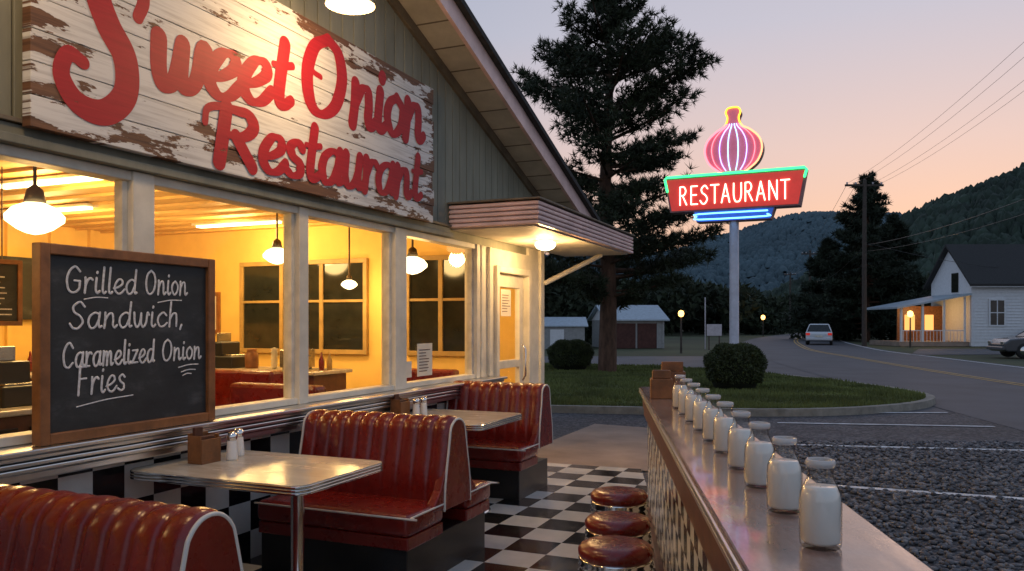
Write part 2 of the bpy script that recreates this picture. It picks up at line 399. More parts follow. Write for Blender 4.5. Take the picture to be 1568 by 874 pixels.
boxes('door_frame',B,[((-3.6,7.73,0),(-3.45,7.80,2.12)),((-3.6,8.65,0),(-3.45,8.72,2.12)),((-3.6,7.80,2.05),(-3.45,8.65,2.12))],M['trim'],.008)
boxes('door',B,[((-3.58,7.81,.05),(-3.52,7.93,2.04)),((-3.58,8.52,.05),(-3.52,8.64,2.04)),((-3.58,7.93,.05),(-3.52,8.52,.55)),((-3.58,7.93,1.90),(-3.52,8.52,2.04)),((-3.58,7.93,1.0),(-3.52,8.52,1.09))],M['trim'],.006)
mk('door_glass',B,[(-3.55,7.92,.54),(-3.55,8.53,.54),(-3.55,8.53,1.92),(-3.55,7.92,1.92)],[(0,1,2,3)],M['glass'])
tubes('door_handle',B,[([(-3.47,8.5,.85),(-3.44,8.5,.9),(-3.44,8.5,1.2),(-3.47,8.5,1.25)],.012)],M['chrome'])
box('door_notice',B,(-3.540,8.02,1.58),(-3.537,8.3,1.88),M['paper'])
box('window_notice',B,(-3.522,6.15,1.03),(-3.518,6.42,1.32),M['paper'])
box('window_card',B,(-3.522,5.93,1.03),(-3.518,6.05,1.17),M['paper'])
boxes('notice_text',B,[((-3.517,6.18,1.07+k*.027),(-3.516,6.18+random.uniform(.12,.21),1.078+k*.027)) for k in range(8)]+[((-3.536,8.05,1.63+k*.03),(-3.535,8.05+random.uniform(.12,.22),1.638+k*.03)) for k in range(7)],M['dwood'])
prism('roof_soffit',B,[(10.05,RT(10.05)-.2),(2,RT(2)-.2),(2,RT(2)-.06),(10.05,RT(10.05)-.06)],-13,-3.14,M['soffit'])
prism('roof_soffit_left',B,[(UL,RT(10.05)-.2),(1.999,RT(2)-.2),(1.999,RT(2)-.06),(UL,RT(10.05)-.06)],-13,-3.14,M['soffit'])
prism('shingle_layer',B,[(10.15,RT(10.15)-.055),(2,RT(2)-.055),(2,RT(2)),(10.15,RT(10.15))],-13,-3.04,M['shingle'])
prism('shingle_layer_left',B,[(UL-.1,RT(10.15)-.055),(1.998,RT(2)-.055),(1.998,RT(2)),(UL-.1,RT(10.15))],-13,-3.04,M['shingle'])
prism('rake_fascia',B,[(10.07,RT(10.07)-.235),(2,RT(2)-.235),(2,RT(2)-.058),(10.07,RT(10.07)-.058)],-3.138,-3.10,M['glowtrim'])
prism('rake_fascia_left',B,[(UL-.02,RT(10.07)-.235),(1.997,RT(2)-.235),(1.997,RT(2)-.058),(UL-.02,RT(10.07)-.058)],-3.138,-3.10,M['glowtrim'])
prism('rake_molding',B,[(10.0,RT(10.0)-.30),(2,RT(2)-.30),(2,RT(2)-.202),(10.0,RT(10.0)-.202)],-3.515,-3.47,M['dtrim'])
for k in range(24):
    uu=9.9-k*.32
    prism('soffit_batten',B,[(uu,RT(uu)-.204),(uu-.012,RT(uu-.012)-.204),(uu-.012,RT(uu-.012)-.2),(uu,RT(uu)-.2)],-3.469,-3.139,M['dtrim'])
boxes('outer_walls',B,[((-13,9.05,0),(-3.63,9.15,2.99)),((-13,-5.2,0),(-12.9,9.04,2.99)),((-13,-5.2,0),(-3.63,-5.1,2.99))],M['siding'])
# interior
box('interior_floor',B,(-10,-1.2,.0),(-3.63,9.04,.03),M['floor'])
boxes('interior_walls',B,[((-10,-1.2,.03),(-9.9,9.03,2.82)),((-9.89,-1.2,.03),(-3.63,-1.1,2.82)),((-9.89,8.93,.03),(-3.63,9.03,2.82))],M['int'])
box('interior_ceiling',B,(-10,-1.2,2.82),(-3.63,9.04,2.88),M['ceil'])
boxes('ceiling_beams',B,[((-9.89,y,2.79),(-3.64,y+.02,2.819)) for y in np.arange(-1,8.9,.4)],M['ceil'])
def iwin(n0,n1,z0,z1,tag):
    box('end_window_glass_'+tag,B,(n0,8.90,z0),(n1,8.925,z1),M['darkglass'])
    k=[((n0-.06,8.87,z0-.06),(n1+.06,8.93,z0)),((n0-.06,8.87,z1),(n1+.06,8.93,z1+.06)),((n0-.06,8.872,z0),(n0,8.93,z1)),((n1,8.872,z0),(n1+.06,8.93,z1))]
    q=3 if n1-n0>1.5 else 2
    for j in range(1,q):
        m=n0+(n1-n0)*j/q; k.append(((m-.03,8.874,z0),(m+.03,8.899,z1)))
    k.append(((n0,8.878,z0+(z1-z0)*.55),(n1,8.8985,z0+(z1-z0)*.55+.035)))
    boxes('end_window_frame_'+tag,B,k,M['iframe'],.004)
iwin(-7.9,-5.9,1.15,2.3,'a'); iwin(-5.2,-4.3,1.15,2.3,'b')
boxes('service_counter',B,[((-7.6,3.2,.03),(-6.9,7.6,1.0)),((-6.9,6.9,.031),(-5.2,7.5,.95)),((-5.6,2.0,.03),(-5.0,4.7,.90))],M['dwood'],.01)
boxes('counter_panels',B,[((-6.895,3.3+k*.5,.12),(-6.885,3.72+k*.5,.92)) for k in range(7)]+[((-4.995,2.1+k*.5,.12),(-4.985,2.52+k*.5,.82)) for k in range(5)]+[((-6.8+k*.5,6.885,.12),(-6.4+k*.5,6.895,.86)) for k in range(3)],M['dark'],.004)
boxes('counter_tops',B,[((-7.65,3.15,1.0),(-6.85,7.65,1.04)),((-6.84,6.85,.951),(-5.15,7.55,.99)),((-5.65,1.95,.90),(-4.95,4.75,.94))],M['table'],.01)
r2=random.Random(8)
def item(n,u,z,k):
    if k==0:
        lathe('coffee_urn',B,(n,u,z),[(.001,0),(.12,0),(.12,.03),(.105,.05),(.11,.32),(.12,.33),(.08,.40),(.02,.42),(.02,.45),(.001,.46)],M['steel'],20); box('urn_tap',B,(n+.1,u-.015,z+.08),(n+.17,u+.015,z+.12),M['dark'])
    elif k==1:
        lathe('stacked_cups',B,(n,u,z),[(.001,0)]+[(.03+.012*(j%2),.02*j+.005) for j in range(12)]+[(.001,.24)],M['cream'],16)
    elif k==2:
        boxes('register_body',B,[((n-.17,u-.16,z),(n+.17,u+.16,z+.14)),((n-.16,u-.15,z+.141),(n+.02,u+.15,z+.30))],M['dark'],.015)
        boxes('register_display',B,[((n-.10,u-.1,z+.301),(n-.07,u+.1,z+.40)),((n+.03,u-.12,z+.141),(n+.14,u+.12,z+.155))],M['steel'],.004)
    elif k==3:
        lathe('glass_jar',B,(n,u,z),[(.001,0),(.07,0),(.075,.02),(.075,.16),(.05,.19),(.055,.20),(.055,.22),(.001,.225)],M['wood'],18)
    elif k==4:
        boxes('toaster',B,[((n-.12,u-.16,z+.02),(n+.12,u+.16,z+.22)),((n-.10,u-.14,z),(n-.07,u-.11,z+.02)),((n+.07,u+.11,z),(n+.10,u+.14,z+.02)),((n+.121,u-.05,z+.14),(n+.15,u+.05,z+.16))],M['steel'],.02)
    else:
        for a,b in ((0,0),(.07,.05),(-.05,.08)):
            lathe('sauce_bottle',B,(n+a,u+b,z),[(.001,0),(.028,0),(.03,.1),(.012,.15),(.01,.19),(.001,.195)],M['vinyl'] if a==0 else M['iframe'],12)
ks=[2,1,4,0,3,5,4,1,0,2,3,4]
for i in range(12): item(-7.2,3.4+i*.36,1.04,ks[i])
for i in range(5): item(-6.6+i*.32,7.2,.99,[2,3,1,4,5][i])
for i in range(7): item(-5.3,2.15+i*.38,.94,[4,1,0,5,2,3,1][i])
boxes('back_shelves',B,[((-9.88,1.0,z),(-9.55,5.0,z+.04)) for z in (1.3,1.7,2.1)],M['dwood'])
sh=[]
for z in (1.34,1.74):
    y=1.1
    while y<4.9:
        w=r2.uniform(.06,.2); sh.append(((-9.8,y,z),(-9.6,y+w,z+r2.uniform(.1,.28)))); y+=w+r2.uniform(.02,.15)
boxes('shelf_goods',B,sh[::2],M['cream'],.006); boxes('shelf_goods_dark',B,sh[1::2],M['iframe'],.006)
boxes('menu_board',B,[((-9.86,5.6,1.55),(-9.8,7.2,2.35))],M['slate'])
boxes('inner_menu_board',B,[((-6.6,3.75,1.52),(-6.56,4.62,2.0))],M['slate'],.004)
boxes('inner_menu_frame',B,[((-6.61,3.71,1.48),(-6.55,4.66,1.519)),((-6.61,3.71,2.001),(-6.55,4.66,2.04)),((-6.61,4.621,1.52),(-6.55,4.66,2.0)),((-6.61,3.71,1.52),(-6.55,3.749,2.0))],M['wood'])
tubes('menu_board_chains',B,[([(-6.58,y,2.04),(-6.58,y,2.82)],.006) for y in (3.9,4.5)],M['brass'],5)
ml=[]
for k in range(8):
    for c in (3.8,4.25): ml.append(((-6.556,c,1.57+k*.045),(-6.553,c+r2.uniform(.2,.32),1.580+k*.045)))
ml.append(((-6.556,3.95,1.945),(-6.553,4.42,1.965)))
boxes('menu_lines',B,ml,M['chalk'])
boxes('poster',B,[((-8.75,8.89,1.35),(-8.35,8.925,1.95))],M['wood'])
boxes('poster_print',B,[((-8.70,8.880,1.41),(-8.40,8.888,1.89))],M['paper'])
boxes('inside_booths',B,[((-4.6,5.0,.5),(-3.75,5.15,1.02)),((-5.9,6.0,.4),(-5.0,6.2,1.05)),((-4.6,7.3,.5),(-3.75,7.45,1.02))],M['vinyl'],.03)
boxes('inside_tables',B,[((-4.7,3.9,.72),(-3.75,4.7,.76)),((-4.7,5.6,.72),(-3.75,6.6,.76))],M['table'],.01)
boxes('table_legs',B,[((-4.25,4.27,.03),(-4.2,4.33,.72)),((-4.25,6.07,.03),(-4.2,6.13,.72))],M['chrome'])
boxes('wall_pilasters',B,[((-9.9,y,.03),(-9.84,y+.05,2.82)) for y in np.arange(-1,9,.6)],M['int'])
def pendant(n,u,z,r):
    tubes('pendant_rod',B,[([(n,u,2.82),(n,u,z+r*1.0)],.012)],M['brass'],6)
    lathe('pendant_cap',B,(n,u,z),[(.01,r*1.3),(r*.28,r*1.1),(r*.38,r*.62),(r*.2,r*.60)],M['brass'],20)
    lathe('pendant_globe',B,(n,u,z),[(r*.36,r*.6),(r*.75,r*.42),(r*1.0,r*.12),(r*.98,-.08*r),(r*.6,-.38*r),(r*.3,-.52*r),(.005,-.58*r)],M['globe'],28)
    lamp('pendant_light',B,(n,u,z-r*.75),32,(1,.60,.21),.12)
pendant(-4.9,3.57,2.18,.175); pendant(-6.3,7.66,2.3,.165); pendant(-4.2,7.24,2.1,.155); pendant(-5.75,8.35,1.98,.1); pendant(-4.9,1.2,2.18,.175)
for (n,u) in ((-7.2,8.0),(-6.6,4.95),(-8.3,6.2)):
    boxes('ceiling_strip',B,[((n-.65,u-.05,2.75),(n+.65,u+.05,2.775))],M['fluor'])
    boxes('strip_housing',B,[((n-.7,u-.08,2.776),(n+.7,u+.08,2.80))],M['cream'])
    lamp('strip_light',B,(n,u,2.60),78,(1,.64,.24),.25)
# canopy
boxes('canopy_core',B,[((-3.49,6.72,2.42),(-2.62,10.04,2.60))],M['trim'])
fl=[]
for k in range(5):
    z=2.40+k*.044
    fl.append(((-3.485,6.68+.0,z),(-2.575,10.08,z+.033)))
boxes('canopy_flutes',B,fl,M['glowtrim'],.009)
boxes('canopy_under',B,[((-3.48,6.74,2.385),(-2.64,10.02,2.419))],M['soffit'])
boxes('canopy_cap',B,[((-3.49,6.66,2.622),(-2.555,10.10,2.64))],M['dtrim'],.004)
tubes('canopy_brace',B,[([(-3.44,9.17,2.0),(-2.95,9.85,2.37)],.032)],M['trim'],8)
lathe('canopy_lamp_globe',B,(-3.0,7.98,2.385),[(.07,0),(.11,-.02),(.115,-.05),(.09,-.085),(.04,-.105),(.003,-.11)],M['globe'],24)
lamp('canopy_light',B,(-3.0,7.98,2.22),42,(1,.60,.24),.09)
def goose(n,u,z,p):
    g=D('gooseneck_sign_lamp',n,u)
    lathe('shade',g,(n,u,z),[(.03,.17),(.05,.12),(.12,.07),(.155,0),(.150,0),(.11,.06),(.04,.10)],M['cream'],28)
    lathe('bulb',g,(n,u,z),[(.125,.012),(.11,-.012),(.06,-.03),(.003,-.035)],M['globe'],24)
    tubes('arm',g,[(cr([(n,u,z+.16),(n,u,z+.35),(n-.15,u,z+.48),(n-.45,u,z+.45),(-3.51,u,z+.35)],6),.013)],M['brass'],8)
    lamp('bulb_light',g,(n,u,z-.10),p,(1,.62,.28),.12)
goose(-2.85,4.15,3.47,38); goose(-2.65,1.7,3.47,42)  # second lamp is out of frame, added to light the sign's left end
# ------------------------------------------------------------ painted sign
SG=D('painted_wood_sign',-3.38,4.3)
pl=[]; z=2.385; k=0
hts=[.148,.152,.147,.150,.149,.151,.147,.141]
for h in hts:
    du=[0,.015,-.01,.02,0,.012,-.015,.005][k]
    pl.append(((-3.44,2.445,z+.002),(-3.385+.0012*(k%2),6.195+du,z+h-.0025))); z+=h; k+=1
boxes('planks',SG,pl,M['signwood'],.003)
boxes('back_battens',SG,[((-3.5,y,2.42),(-3.441,y+.08,3.54)) for y in (2.7,4.3,5.9)],M['dtrim'])
nP=-3.3830
def signf(u0,z0,sl): return lambda a,b:(nP,u0+a,z0+b+sl*a)
L=[]
Sp=cr([(3.03,3.08),(3.065,3.18),(3.03,3.29),(2.92,3.33),(2.82,3.26),(2.79,3.12),(2.85,2.98),(2.95,2.84),(2.95,2.66),(2.83,2.54),(2.68,2.55),(2.595,2.66),(2.63,2.77),(2.71,2.75)],10)
n=len(Sp); L.append(([(nP,p[0],p[1]) for p in Sp],[.034+.042*math.sin(math.pi*min(1,i/(n*.97)))**1.4 for i in range(n)]))
st,w=strokes('weet'); L+=place(st,signf(3.115,2.755,.145),1.13/w*1.0,.260,.12,.056,.62)
st,w=strokes('O'); L+=place(st,signf(4.36,2.935,.09),.38,.315,.10,.064,.62)
L.append(([(nP,p[0],p[1]) for p in cr([(4.53,3.41),(4.45,3.33),(4.48,3.23),(4.57,3.21)],5)],.020))
st,w=strokes('nion'); L+=place(st,signf(4.92,2.975,.08),1.08/w,.30,.12,.056,.62)
st,w=strokes('R'); L+=place(st,signf(3.56,2.44,.05),.35,.192,.10,.052,.55)
L.append(([(nP,p[0],p[1]) for p in cr([(3.49,2.65),(3.51,2.73),(3.62,2.768),(3.80,2.768)],5)],.024))
st,w=strokes('estaurant'); L+=place(st,signf(3.94,2.458,.05),2.02/w,.226,.12,.046,.6)
ribbons('lettering',SG,L,M['signred'])
# ------------------------------------------------------------ chalkboard
CB=D('chalkboard',-3.37,3.0)
u0,u1,z0,z1=2.46,3.53,.947,1.865
boxes('frame',CB,[((-3.40,u0,z0),(-3.34,u0+.05,z1)),((-3.40,u1-.05,z0),(-3.34,u1,z1)),((-3.398,u0+.05,z0),(-3.342,u1-.05,z0+.05)),((-3.398,u0+.05,z1-.05),(-3.342,u1-.05,z1))],M['wood'],.005)
box('slate',CB,(-3.39,u0+.045,z0+.045),(-3.365,u1-.045,z1-.045),M['slate'])
nC=-3.363
def cf(u,z,sl): return lambda a,b:(nC,u+a,z+b+sl*a)
L=[]
for s,u,z,w_,h,sl in (('Grilled',2.60,1.645,.41,.072,.012),('Onion',3.055,1.652,.29,.072,.012),('Sandwich,',2.62,1.475,.70,.074,.015),('Caramelized',2.585,1.292,.535,.068,.012),('Onion',3.165,1.30,.28,.066,.012),('Fries',2.66,1.16,.28,.078,.02)):
    st,w=strokes(s,.1); L+=place(st,cf(u,z,sl),w_/w,h,.08,.0068,.15)
def ul(a,b,c=None): L.append(([(nC,)+tuple(p) for p in cr([a,((a[0]+b[0])/2,(a[1]+b[1])/2+.006),b],4)],.0035))
ul((2.70,1.615),(2.83,1.625)); ul((3.14,1.61),(3.30,1.625)); ul((2.66,1.105),(2.98,1.135)); ul((3.28,1.26),(3.42,1.272)); ul((3.30,1.235),(3.40,1.243)); ul((3.31,1.215),(3.37,1.222))
tubes('chalk_writing',CB,L,M['chalk'],6,flat=(0,nC,.15))
# ------------------------------------------------------------ booths
def booth(n0,n1,ub,top,near,far,name='red_vinyl_booth'):
    g=D(name,(n0+n1)/2,ub)
    tn,tb=.10,.17
    prof=[(ub-tb,.40),(ub-tb+.01,.55),(ub-tn-.01,.78),(ub-tn+.01,top-.05),(ub-.05,top-.012),(ub,top),(ub+.05,top-.012),(ub+tn-.01,top-.05),(ub+tn+.01,.78),(ub+tb-.01,.55),(ub+tb,.40)]
    prof=[tuple(p) for p in cr(prof,4)]
    W=n1-n0; nch=max(6,round(W/.105)); sm=nch*8
    P=np.array(prof); T=np.gradient(P,axis=0); N=np.stack([-T[:,1],T[:,0]],1); N/=np.linalg.norm(N,axis=1)[:,None]
    V=[];F=[]
    wob=rng.normal(0,.10,nch+2)
    for j in range(sm+1):
        s=j/8; a=.018*abs(math.sin(math.pi*s))**.45*(1+wob[int(s)])
        for i,(p,nn) in enumerate(zip(P,N)):
            q=p+nn*a*(1 if 3<i<len(P)-4 else .5)
            V.append((n0+W*j/sm,q[0],q[1]))
    m_=len(P)
    for j in range(sm):
        for i in range(m_-1): F.append((j*m_+i,j*m_+i+1,(j+1)*m_+i+1,(j+1)*m_+i))
    mk('backrest',g,V,F,M['vinyl'],True)
    for nn,s in ((n0,-1),(n1,1)):
        prism('side_panel',g,[(a,b) for a,b in prof],nn-s*.02,nn+s*.012,M['vinyl'],bv=.004)
    for nn in (n0-.008,n1+.008):
        tubes('piping',g,[([(nn,a,b) for a,b in prof],.008)],M['pipe'],8)
    for d,has in ((-1,near),(1,far)):
        if not has: continue
        a=ub+d*.155; b=ub+d*(.155+has)
        bx=box('seat',g,(n0+.01,a,.33),(n1,b,.455),M['vinyl'],.035,4)
        for p in bx.data.polygons: p.use_smooth=True
        tubes('seat_piping',g,[(cr([(n0+.01,b+d*.004,.44),(n1-.03,b+d*.004,.44),(n1+.004,b-d*.02,.44),(n1+.005,b-d*.08,.44),(n1+.005,a,.44)],3),.006),],M['pipe'],6)
        box('seat_front',g,(n0+.02,a,.26),(n1-.008,b-d*.012,.331),M['vinyl'],.008)
        prism('seat_side',g,[(a-d*.03,.40),(a+d*.16,.42),(a+d*.05,.52),(a-d*.02,.66)],n1-.05,n1+.006,M['vinyl'],bv=.008)
    ua=ub-(.155+near-.04 if near else .15); ue=ub+(.155+far-.04 if far else .15)
    box('base',g,(n0+.02,ua,.0),(n1-.03,ue,.262),M['dark'],.006)
    return g
booth(-3.25,-2.2,4.32,.92,.42,.36)
booth(-3.45,-2.53,6.72,.945,.42,0)
booth(-3.3,-1.90,1.98,.885,0,.42)
# ------------------------------------------------------------ tables
def rrect(x0,x1,y0,y1,r,n=6):
    P=[]
    for cx,cy,a in ((x1-r,y1-r,0),(x0+r,y1-r,90),(x0+r,y0+r,180),(x1-r,y0+r,270)):
        for k in range(n+1):
            t=math.radians(a+90*k/n); P.append((cx+r*math.cos(t),cy+r*math.sin(t)))
    return P
def table(n0,n1,a,b,pn):
    g=D('diner_table',(n0+n1)/2,(a+b)/2)
    prism('top',g,rrect(n0+.006,n1-.006,a+.006,b-.006,.07),.713,.752,M['table'],axis=2)
    for k in range(3):
        z=.706+k*.015
        prism('edge_band',g,rrect(n0,n1,a,b,.075),z,z+.012,M['chrome'],axis=2,bv=.003)
    c=(pn,(a+b)/2,0)
    lathe('pedestal',g,c,[(.04,.70),(.034,.68),(.034,.06),(.05,.045),(.2,.03),(.22,.016),(.22,.0)],M['chrome'],28)
    box('under_plate',g,(pn-.15,c[1]-.15,.69),(pn+.15,c[1]+.15,.706),M['dark'])
table(-3.42,-2.31,2.97,3.72,-2.62)
table(-3.42,-2.50,5.28,6.16,-2.85)
def caddy(n,u,z):
    g=D('menu_caddy',n,u)
    boxes('caddy_box',g,[((n-.05,u-.07,z),(n+.05,u+.07,z+.012)),((n-.05,u-.07,z+.012),(n-.04,u+.07,z+.16)),((n+.04,u-.07,z+.012),(n+.05,u+.07,z+.13)),((n-.04,u-.07,z+.012),(n+.04,u-.06,z+.15)),((n-.04,u+.06,z+.012),(n+.04,u+.07,z+.15))],M['wood'],.003)
    boxes('menus',g,[((n-.03,u-.055,z+.013),(n-.01,u+.0,z+.19)),((n+.0,u-.05,z+.013),(n+.03,u+.05,z+.145))],M['dwood'],.002)
def shaker(n,u,z,c):
    g=D('salt_shaker',n,u)
    lathe('body',g,(n,u,z),[(.003,0),(.029,0),(.031,.01),(.029,.05),(.024,.11)],M[c],24)
    lathe('cap',g,(n,u,z),[(.025,.108),(.028,.115),(.028,.135),(.019,.152),(.003,.155)],M['chrome'],24)
caddy(-3.2,3.30,.752); shaker(-3.12,3.42,.752,'milk'); shaker(-3.18,3.54,.752,'milk')
caddy(-3.28,5.46,.752); shaker(-3.18,5.54,.752,'milk'); shaker(-3.18,5.66,.752,'milk')
# ------------------------------------------------------------ counter
CR=-math.atan(.115)
C=G('bar_counter',rot=CR,loc=(.47,1.61,0))
box('counter_top',C,(0.004,-1.9,.965),(.385,4.72,1.0),M['ctop'],.006)
boxes('edge_trim',C,[((-.006,-1.9,.958),(.0035,4.725,.972)),((-.006,-1.9,.976),(.0035,4.725,.990))],M['alu'],.002)
box('counter_body',C,(.075,-1.9,0),(.335,4.62,.962),M['dwood'])
box('tile_face',C,(.058,-1.9,.1),(.0745,4.63,.78),M['ctile'])
boxes('counter_rails',C,[((.03,-1.9,.78),(.0745,4.64,.84)),((.02,-1.9,.845),(.0745,4.64,.955)),((.03,-1.9,.0),(.0745,4.64,.1))],M['dwood'],.004)
CM=Matrix.Translation((.47,1.61,0))@Matrix.Rotation(CR,4,'Z')
gl=[(.002,0),(.040,0),(.0440,.005),(.0455,.018),(.0455,.103),(.0435,.122),(.037,.138),(.0305,.150),(.0275,.160),(.0275,.174),(.030,.178),(.0318,.183),(.0325,.189),(.031,.195),(.0275,.196),(.0255,.192),(.0250,.176),(.0250,.160)]
mlk=[(.002,.010),(.037,.010),(.0425,.016),(.0430,.102),(.0410,.120),(.0365,.131),(.0345,.135),(.002,.134)]
rim=[(.0270,.178),(.0305,.179),(.0325,.184),(.0330,.189),(.0315,.1945),(.028,.1965),(.0262,.194),(.0258,.186)]
mr_,tt,bb=nt('bottle_rim_glass'); bb.inputs['Base Color'].default_value=(.88,.86,.84,1); bb.inputs['Roughness'].default_value=.08; bb.inputs['Alpha'].default_value=.5
gm=None
for i in range(10):
    t=i/9; p=CM@Vector((.20-.035*t,.208+2.91*t+random.uniform(-.012,.012),1.0))
    g=G('milk_bottle',rot=random.uniform(0,6),loc=p)
    if gm is None:
        gm=[('glass',lathe('glass',g,(0,0,0),gl,M['bglass'],36).data),('milk',lathe('milk',g,(0,0,0),mlk,M['milk'],36).data),('rim',lathe('rim',g,(0,0,0),rim,mr_,36).data)]
    else:
        for nm,d in gm:
            o=bpy.data.objects.new(nm,d); S.collection.objects.link(o); o.parent=g.e
for (x,y,w,h) in ((.10,3.75,.12,.19),(.20,4.10,.15,.23)):
    p=CM@Vector((x,y,1.0)); g=G('wooden_napkin_box',rot=CR,loc=p)
    boxes('box',g,[((-w/2*1.2,-.06,0),(w/2*1.2,.06,h*.7)),((-w/2,-.045,h*.7),(w/2,-.01,h)),((-w/2,.005,h*.7),(w/2,.04,h*.92))],M['wood'],.005)
def stool(x,y):
    g=G('bar_stool',loc=(x,y,0))
    lathe('cushion',g,(0,0,0),[(.165,.385),(.178,.40),(.180,.425),(.165,.445),(.12,.455),(.002,.458)],M['vinyl'],40)
    lathe('chrome_band',g,(0,0,0),[(.15,.28),(.174,.282),(.180,.292),(.172,.306),(.172,.312),(.181,.325),(.172,.338),(.172,.344),(.181,.357),(.172,.370),(.178,.380),(.172,.390),(.15,.386)],M['chrome'],40)
    lathe('post',g,(0,0,0),[(.06,.282),(.035,.26),(.032,.05),(.06,.04),(.17,.025),(.18,.0125),(.18,.0125)],M['chrome'],30)
stool(.495,3.80); stool(.575,4.32); stool(.673,5.0)
# ------------------------------------------------------------ GROUND
mk('ground',None,[(-3000,-300,-.02),(3000,-300,-.02),(3000,3500,-.02),(-3000,3500,-.02)],[(0,1,2,3)],M['ground'])
mk('asphalt_apron',None,[(-40,11,-.008),(14,11,-.008),(18,36.5,-.008),(-40,36.5,-.008)],[(0,1,2,3)],M['asph'])
mk('gravel_lot',None,[(-12,-6,-.004),(12,-6,-.004),(11.5,12.6,-.004),(7,13.6,-.004),(-12,13.8,-.004)],[(0,1,2,3,4)],M['gravel'])
R_=Matrix.Rotation(A,3,'Z')
def inv(x,y): v=R_.transposed()@Vector((x,y,0)); return (v.x,v.y)
fg=[(-3.5,-3),(-3.5,7.95),inv(1.32,8.14),inv(.60,1.0),inv(.3,-2)]
def dsheet(name,poly,z,m):
    o=mk(name,None,[(a,b,z) for a,b in poly],[tuple(range(len(poly)))],m); o.rotation_euler=(0,0,A); return o
dsheet('checkered_floor',fg,.012,M['floor'])
dsheet('concrete_path',[(-3.5,7.96),(-3.5,11.4),(-2.3,11.2),(-1.8,7.96)],.006,M['conc'])
cl=np.array(cr([(9,-30),(10,0),(12.4,19.3),(14.9,34.5),(18.3,50),(30,83),(52,130),(85,190)],8))
def strip(name,cl,off,w,z,m,i0=0,i1=None):
    T=np.gradient(cl,axis=0); T/=np.linalg.norm(T,axis=1)[:,None]; N=np.stack([T[:,1],-T[:,0]],1)
    a=cl+N*(off-w/2); b=cl+N*(off+w/2); a=a[i0:i1]; b=b[i0:i1]; n=len(a)
    V=[(p[0],p[1],z) for p in a]+[(p[0],p[1],z) for p in b]
    return mk(name,None,V,[(i,i+n,i+n+1,i+1) for i in range(n-1)],m)
strip('main_road',cl,0,8.0,.0,M['asph'])
strip('road_centre_line',cl,-.10,.10,.006,M['ypaint']); strip('road_centre_line',cl,.14,.10,.006,M['ypaint'])
strip('road_edge_line',cl,3.7,.12,.006,M['paint'],8)
PL=[(2.6,7.48,7,5.75),(3.3,9.85,7.4,9.15),(4.0,12.0,7.0,11.55),(5.6,13.36,7.3,13.36)]
for (x0,y0,x1,y1) in PL:
    d=Vector((x1-x0,y1-y0)).normalized(); n=Vector((-d.y,d.x))*.05
    mk('parking_line',None,[(x0-n.x,y0-n.y,.006),(x1-n.x,y1-n.y,.006),(x1+n.x,y1+n.y,.006),(x0+n.x,y0+n.y,.006)],[(0,1,2,3)],M['paint'])
mk('house_driveway',None,[(19,38,.0),(60,42,.0),(60,49.5,.0),(24,47,.0)],[(0,1,2,3)],M['asph'])
lp=cr([(-9,17),(-3,14.2),(1,13.5),(4.4,13.0),(6.5,13.7),(7.8,15.0),(8.2,16.8),(7.9,19.3),(7.0,22.5),(5.5,25),(3,27),(-3,28),(-14,29)],6)
lp=[(p[0],p[1]) for p in lp]
mk('lawn',None,[(x,y,.09) for x,y in lp],[tuple(range(len(lp)))],M['grassbase'])
kb=np.array(lp); T=np.gradient(kb,axis=0); T/=np.linalg.norm(T,axis=1)[:,None]; N=np.stack([T[:,1],-T[:,0]],1)
o1=kb+N*.15; nn=len(kb)
V=[(p[0],p[1],.115) for p in kb]+[(p[0],p[1],.115) for p in o1]+[(p[0],p[1],-.01) for p in o1+N*.01]+[(p[0],p[1],.05) for p in kb]
F=[]
for i in range(nn-1):
    F+=[(i,i+nn,i+nn+1,i+1),(i+nn,i+2*nn,i+2*nn+1,i+nn+1),(i,i+1,i+3*nn+1,i+3*nn)]
mk('kerb',None,V,F,M['kerb'])
def inside(px,py,poly):
    poly=np.array(poly); c=np.zeros(len(px),bool); j=len(poly)-1
    for i in range(len(poly)):
        xi,yi=poly[i]; xj,yj=poly[j]
        k=((yi>py)!=(yj>py))&(px<(xj-xi)*(py-yi)/(yj-yi+1e-12)+xi); c^=k; j=i
    return c
px=rng.uniform(-4,8.3,110000); py=13+15*rng.random(110000)**1.5; k=inside(px,py,lp); px,py=px[k],py[k]; n=len(px)
h=rng.uniform(.03,.085,n)*(1+.5*np.sin(px*2.3)*np.sin(py*1.9)); a=rng.uniform(0,6.28,n); w=.012+.0012*(py-13)
b0=np.stack([px-np.cos(a)*w,py-np.sin(a)*w,np.full(n,.088)],1); b1=np.stack([px+np.cos(a)*w,py+np.sin(a)*w,np.full(n,.088)],1)
b2=np.stack([px+rng.normal(0,.02,n),py+rng.normal(0,.02,n),.09+h],1)
V=np.stack([b0,b1,b2],1).reshape(-1,3); mk('lawn_grass',None,V,np.arange(3*n).reshape(-1,3),M['blades'])
import bmesh
bm=bmesh.new(); bmesh.ops.create_icosphere(bm,subdivisions=1,radius=1); iv=np.array([v.co[:] for v in bm.verts]); iff=np.array([[v.index for v in f.verts] for f in bm.faces]); bm.free()
n=21000; py=1.6+8.5*rng.random(n)**1.15; lx=.47+.115*(py-1.61)+.42; px=lx+rng.random(n)*(6.4-lx)
for (x0,y0,x1,y1) in PL[:2]:
    dx,dy=x1-x0,y1-y0; ll=math.hypot(dx,dy); dd=np.abs((px-x0)*dy-(py-y0)*dx)/ll
    k=~((dd<.065)&(px>x0-.05)&(rng.random(len(px))<.9)); px,py=px[k],py[k]
n=len(px)
sc=rng.uniform(.011,.030,n); sv=np.stack([sc*rng.uniform(.8,1.4,n),sc*rng.uniform(.7,1.1,n),sc*rng.uniform(.5,.8,n)],1)
an=rng.uniform(0,6.28,n); jit=1+rng.normal(0,.13,(n,len(iv),1))
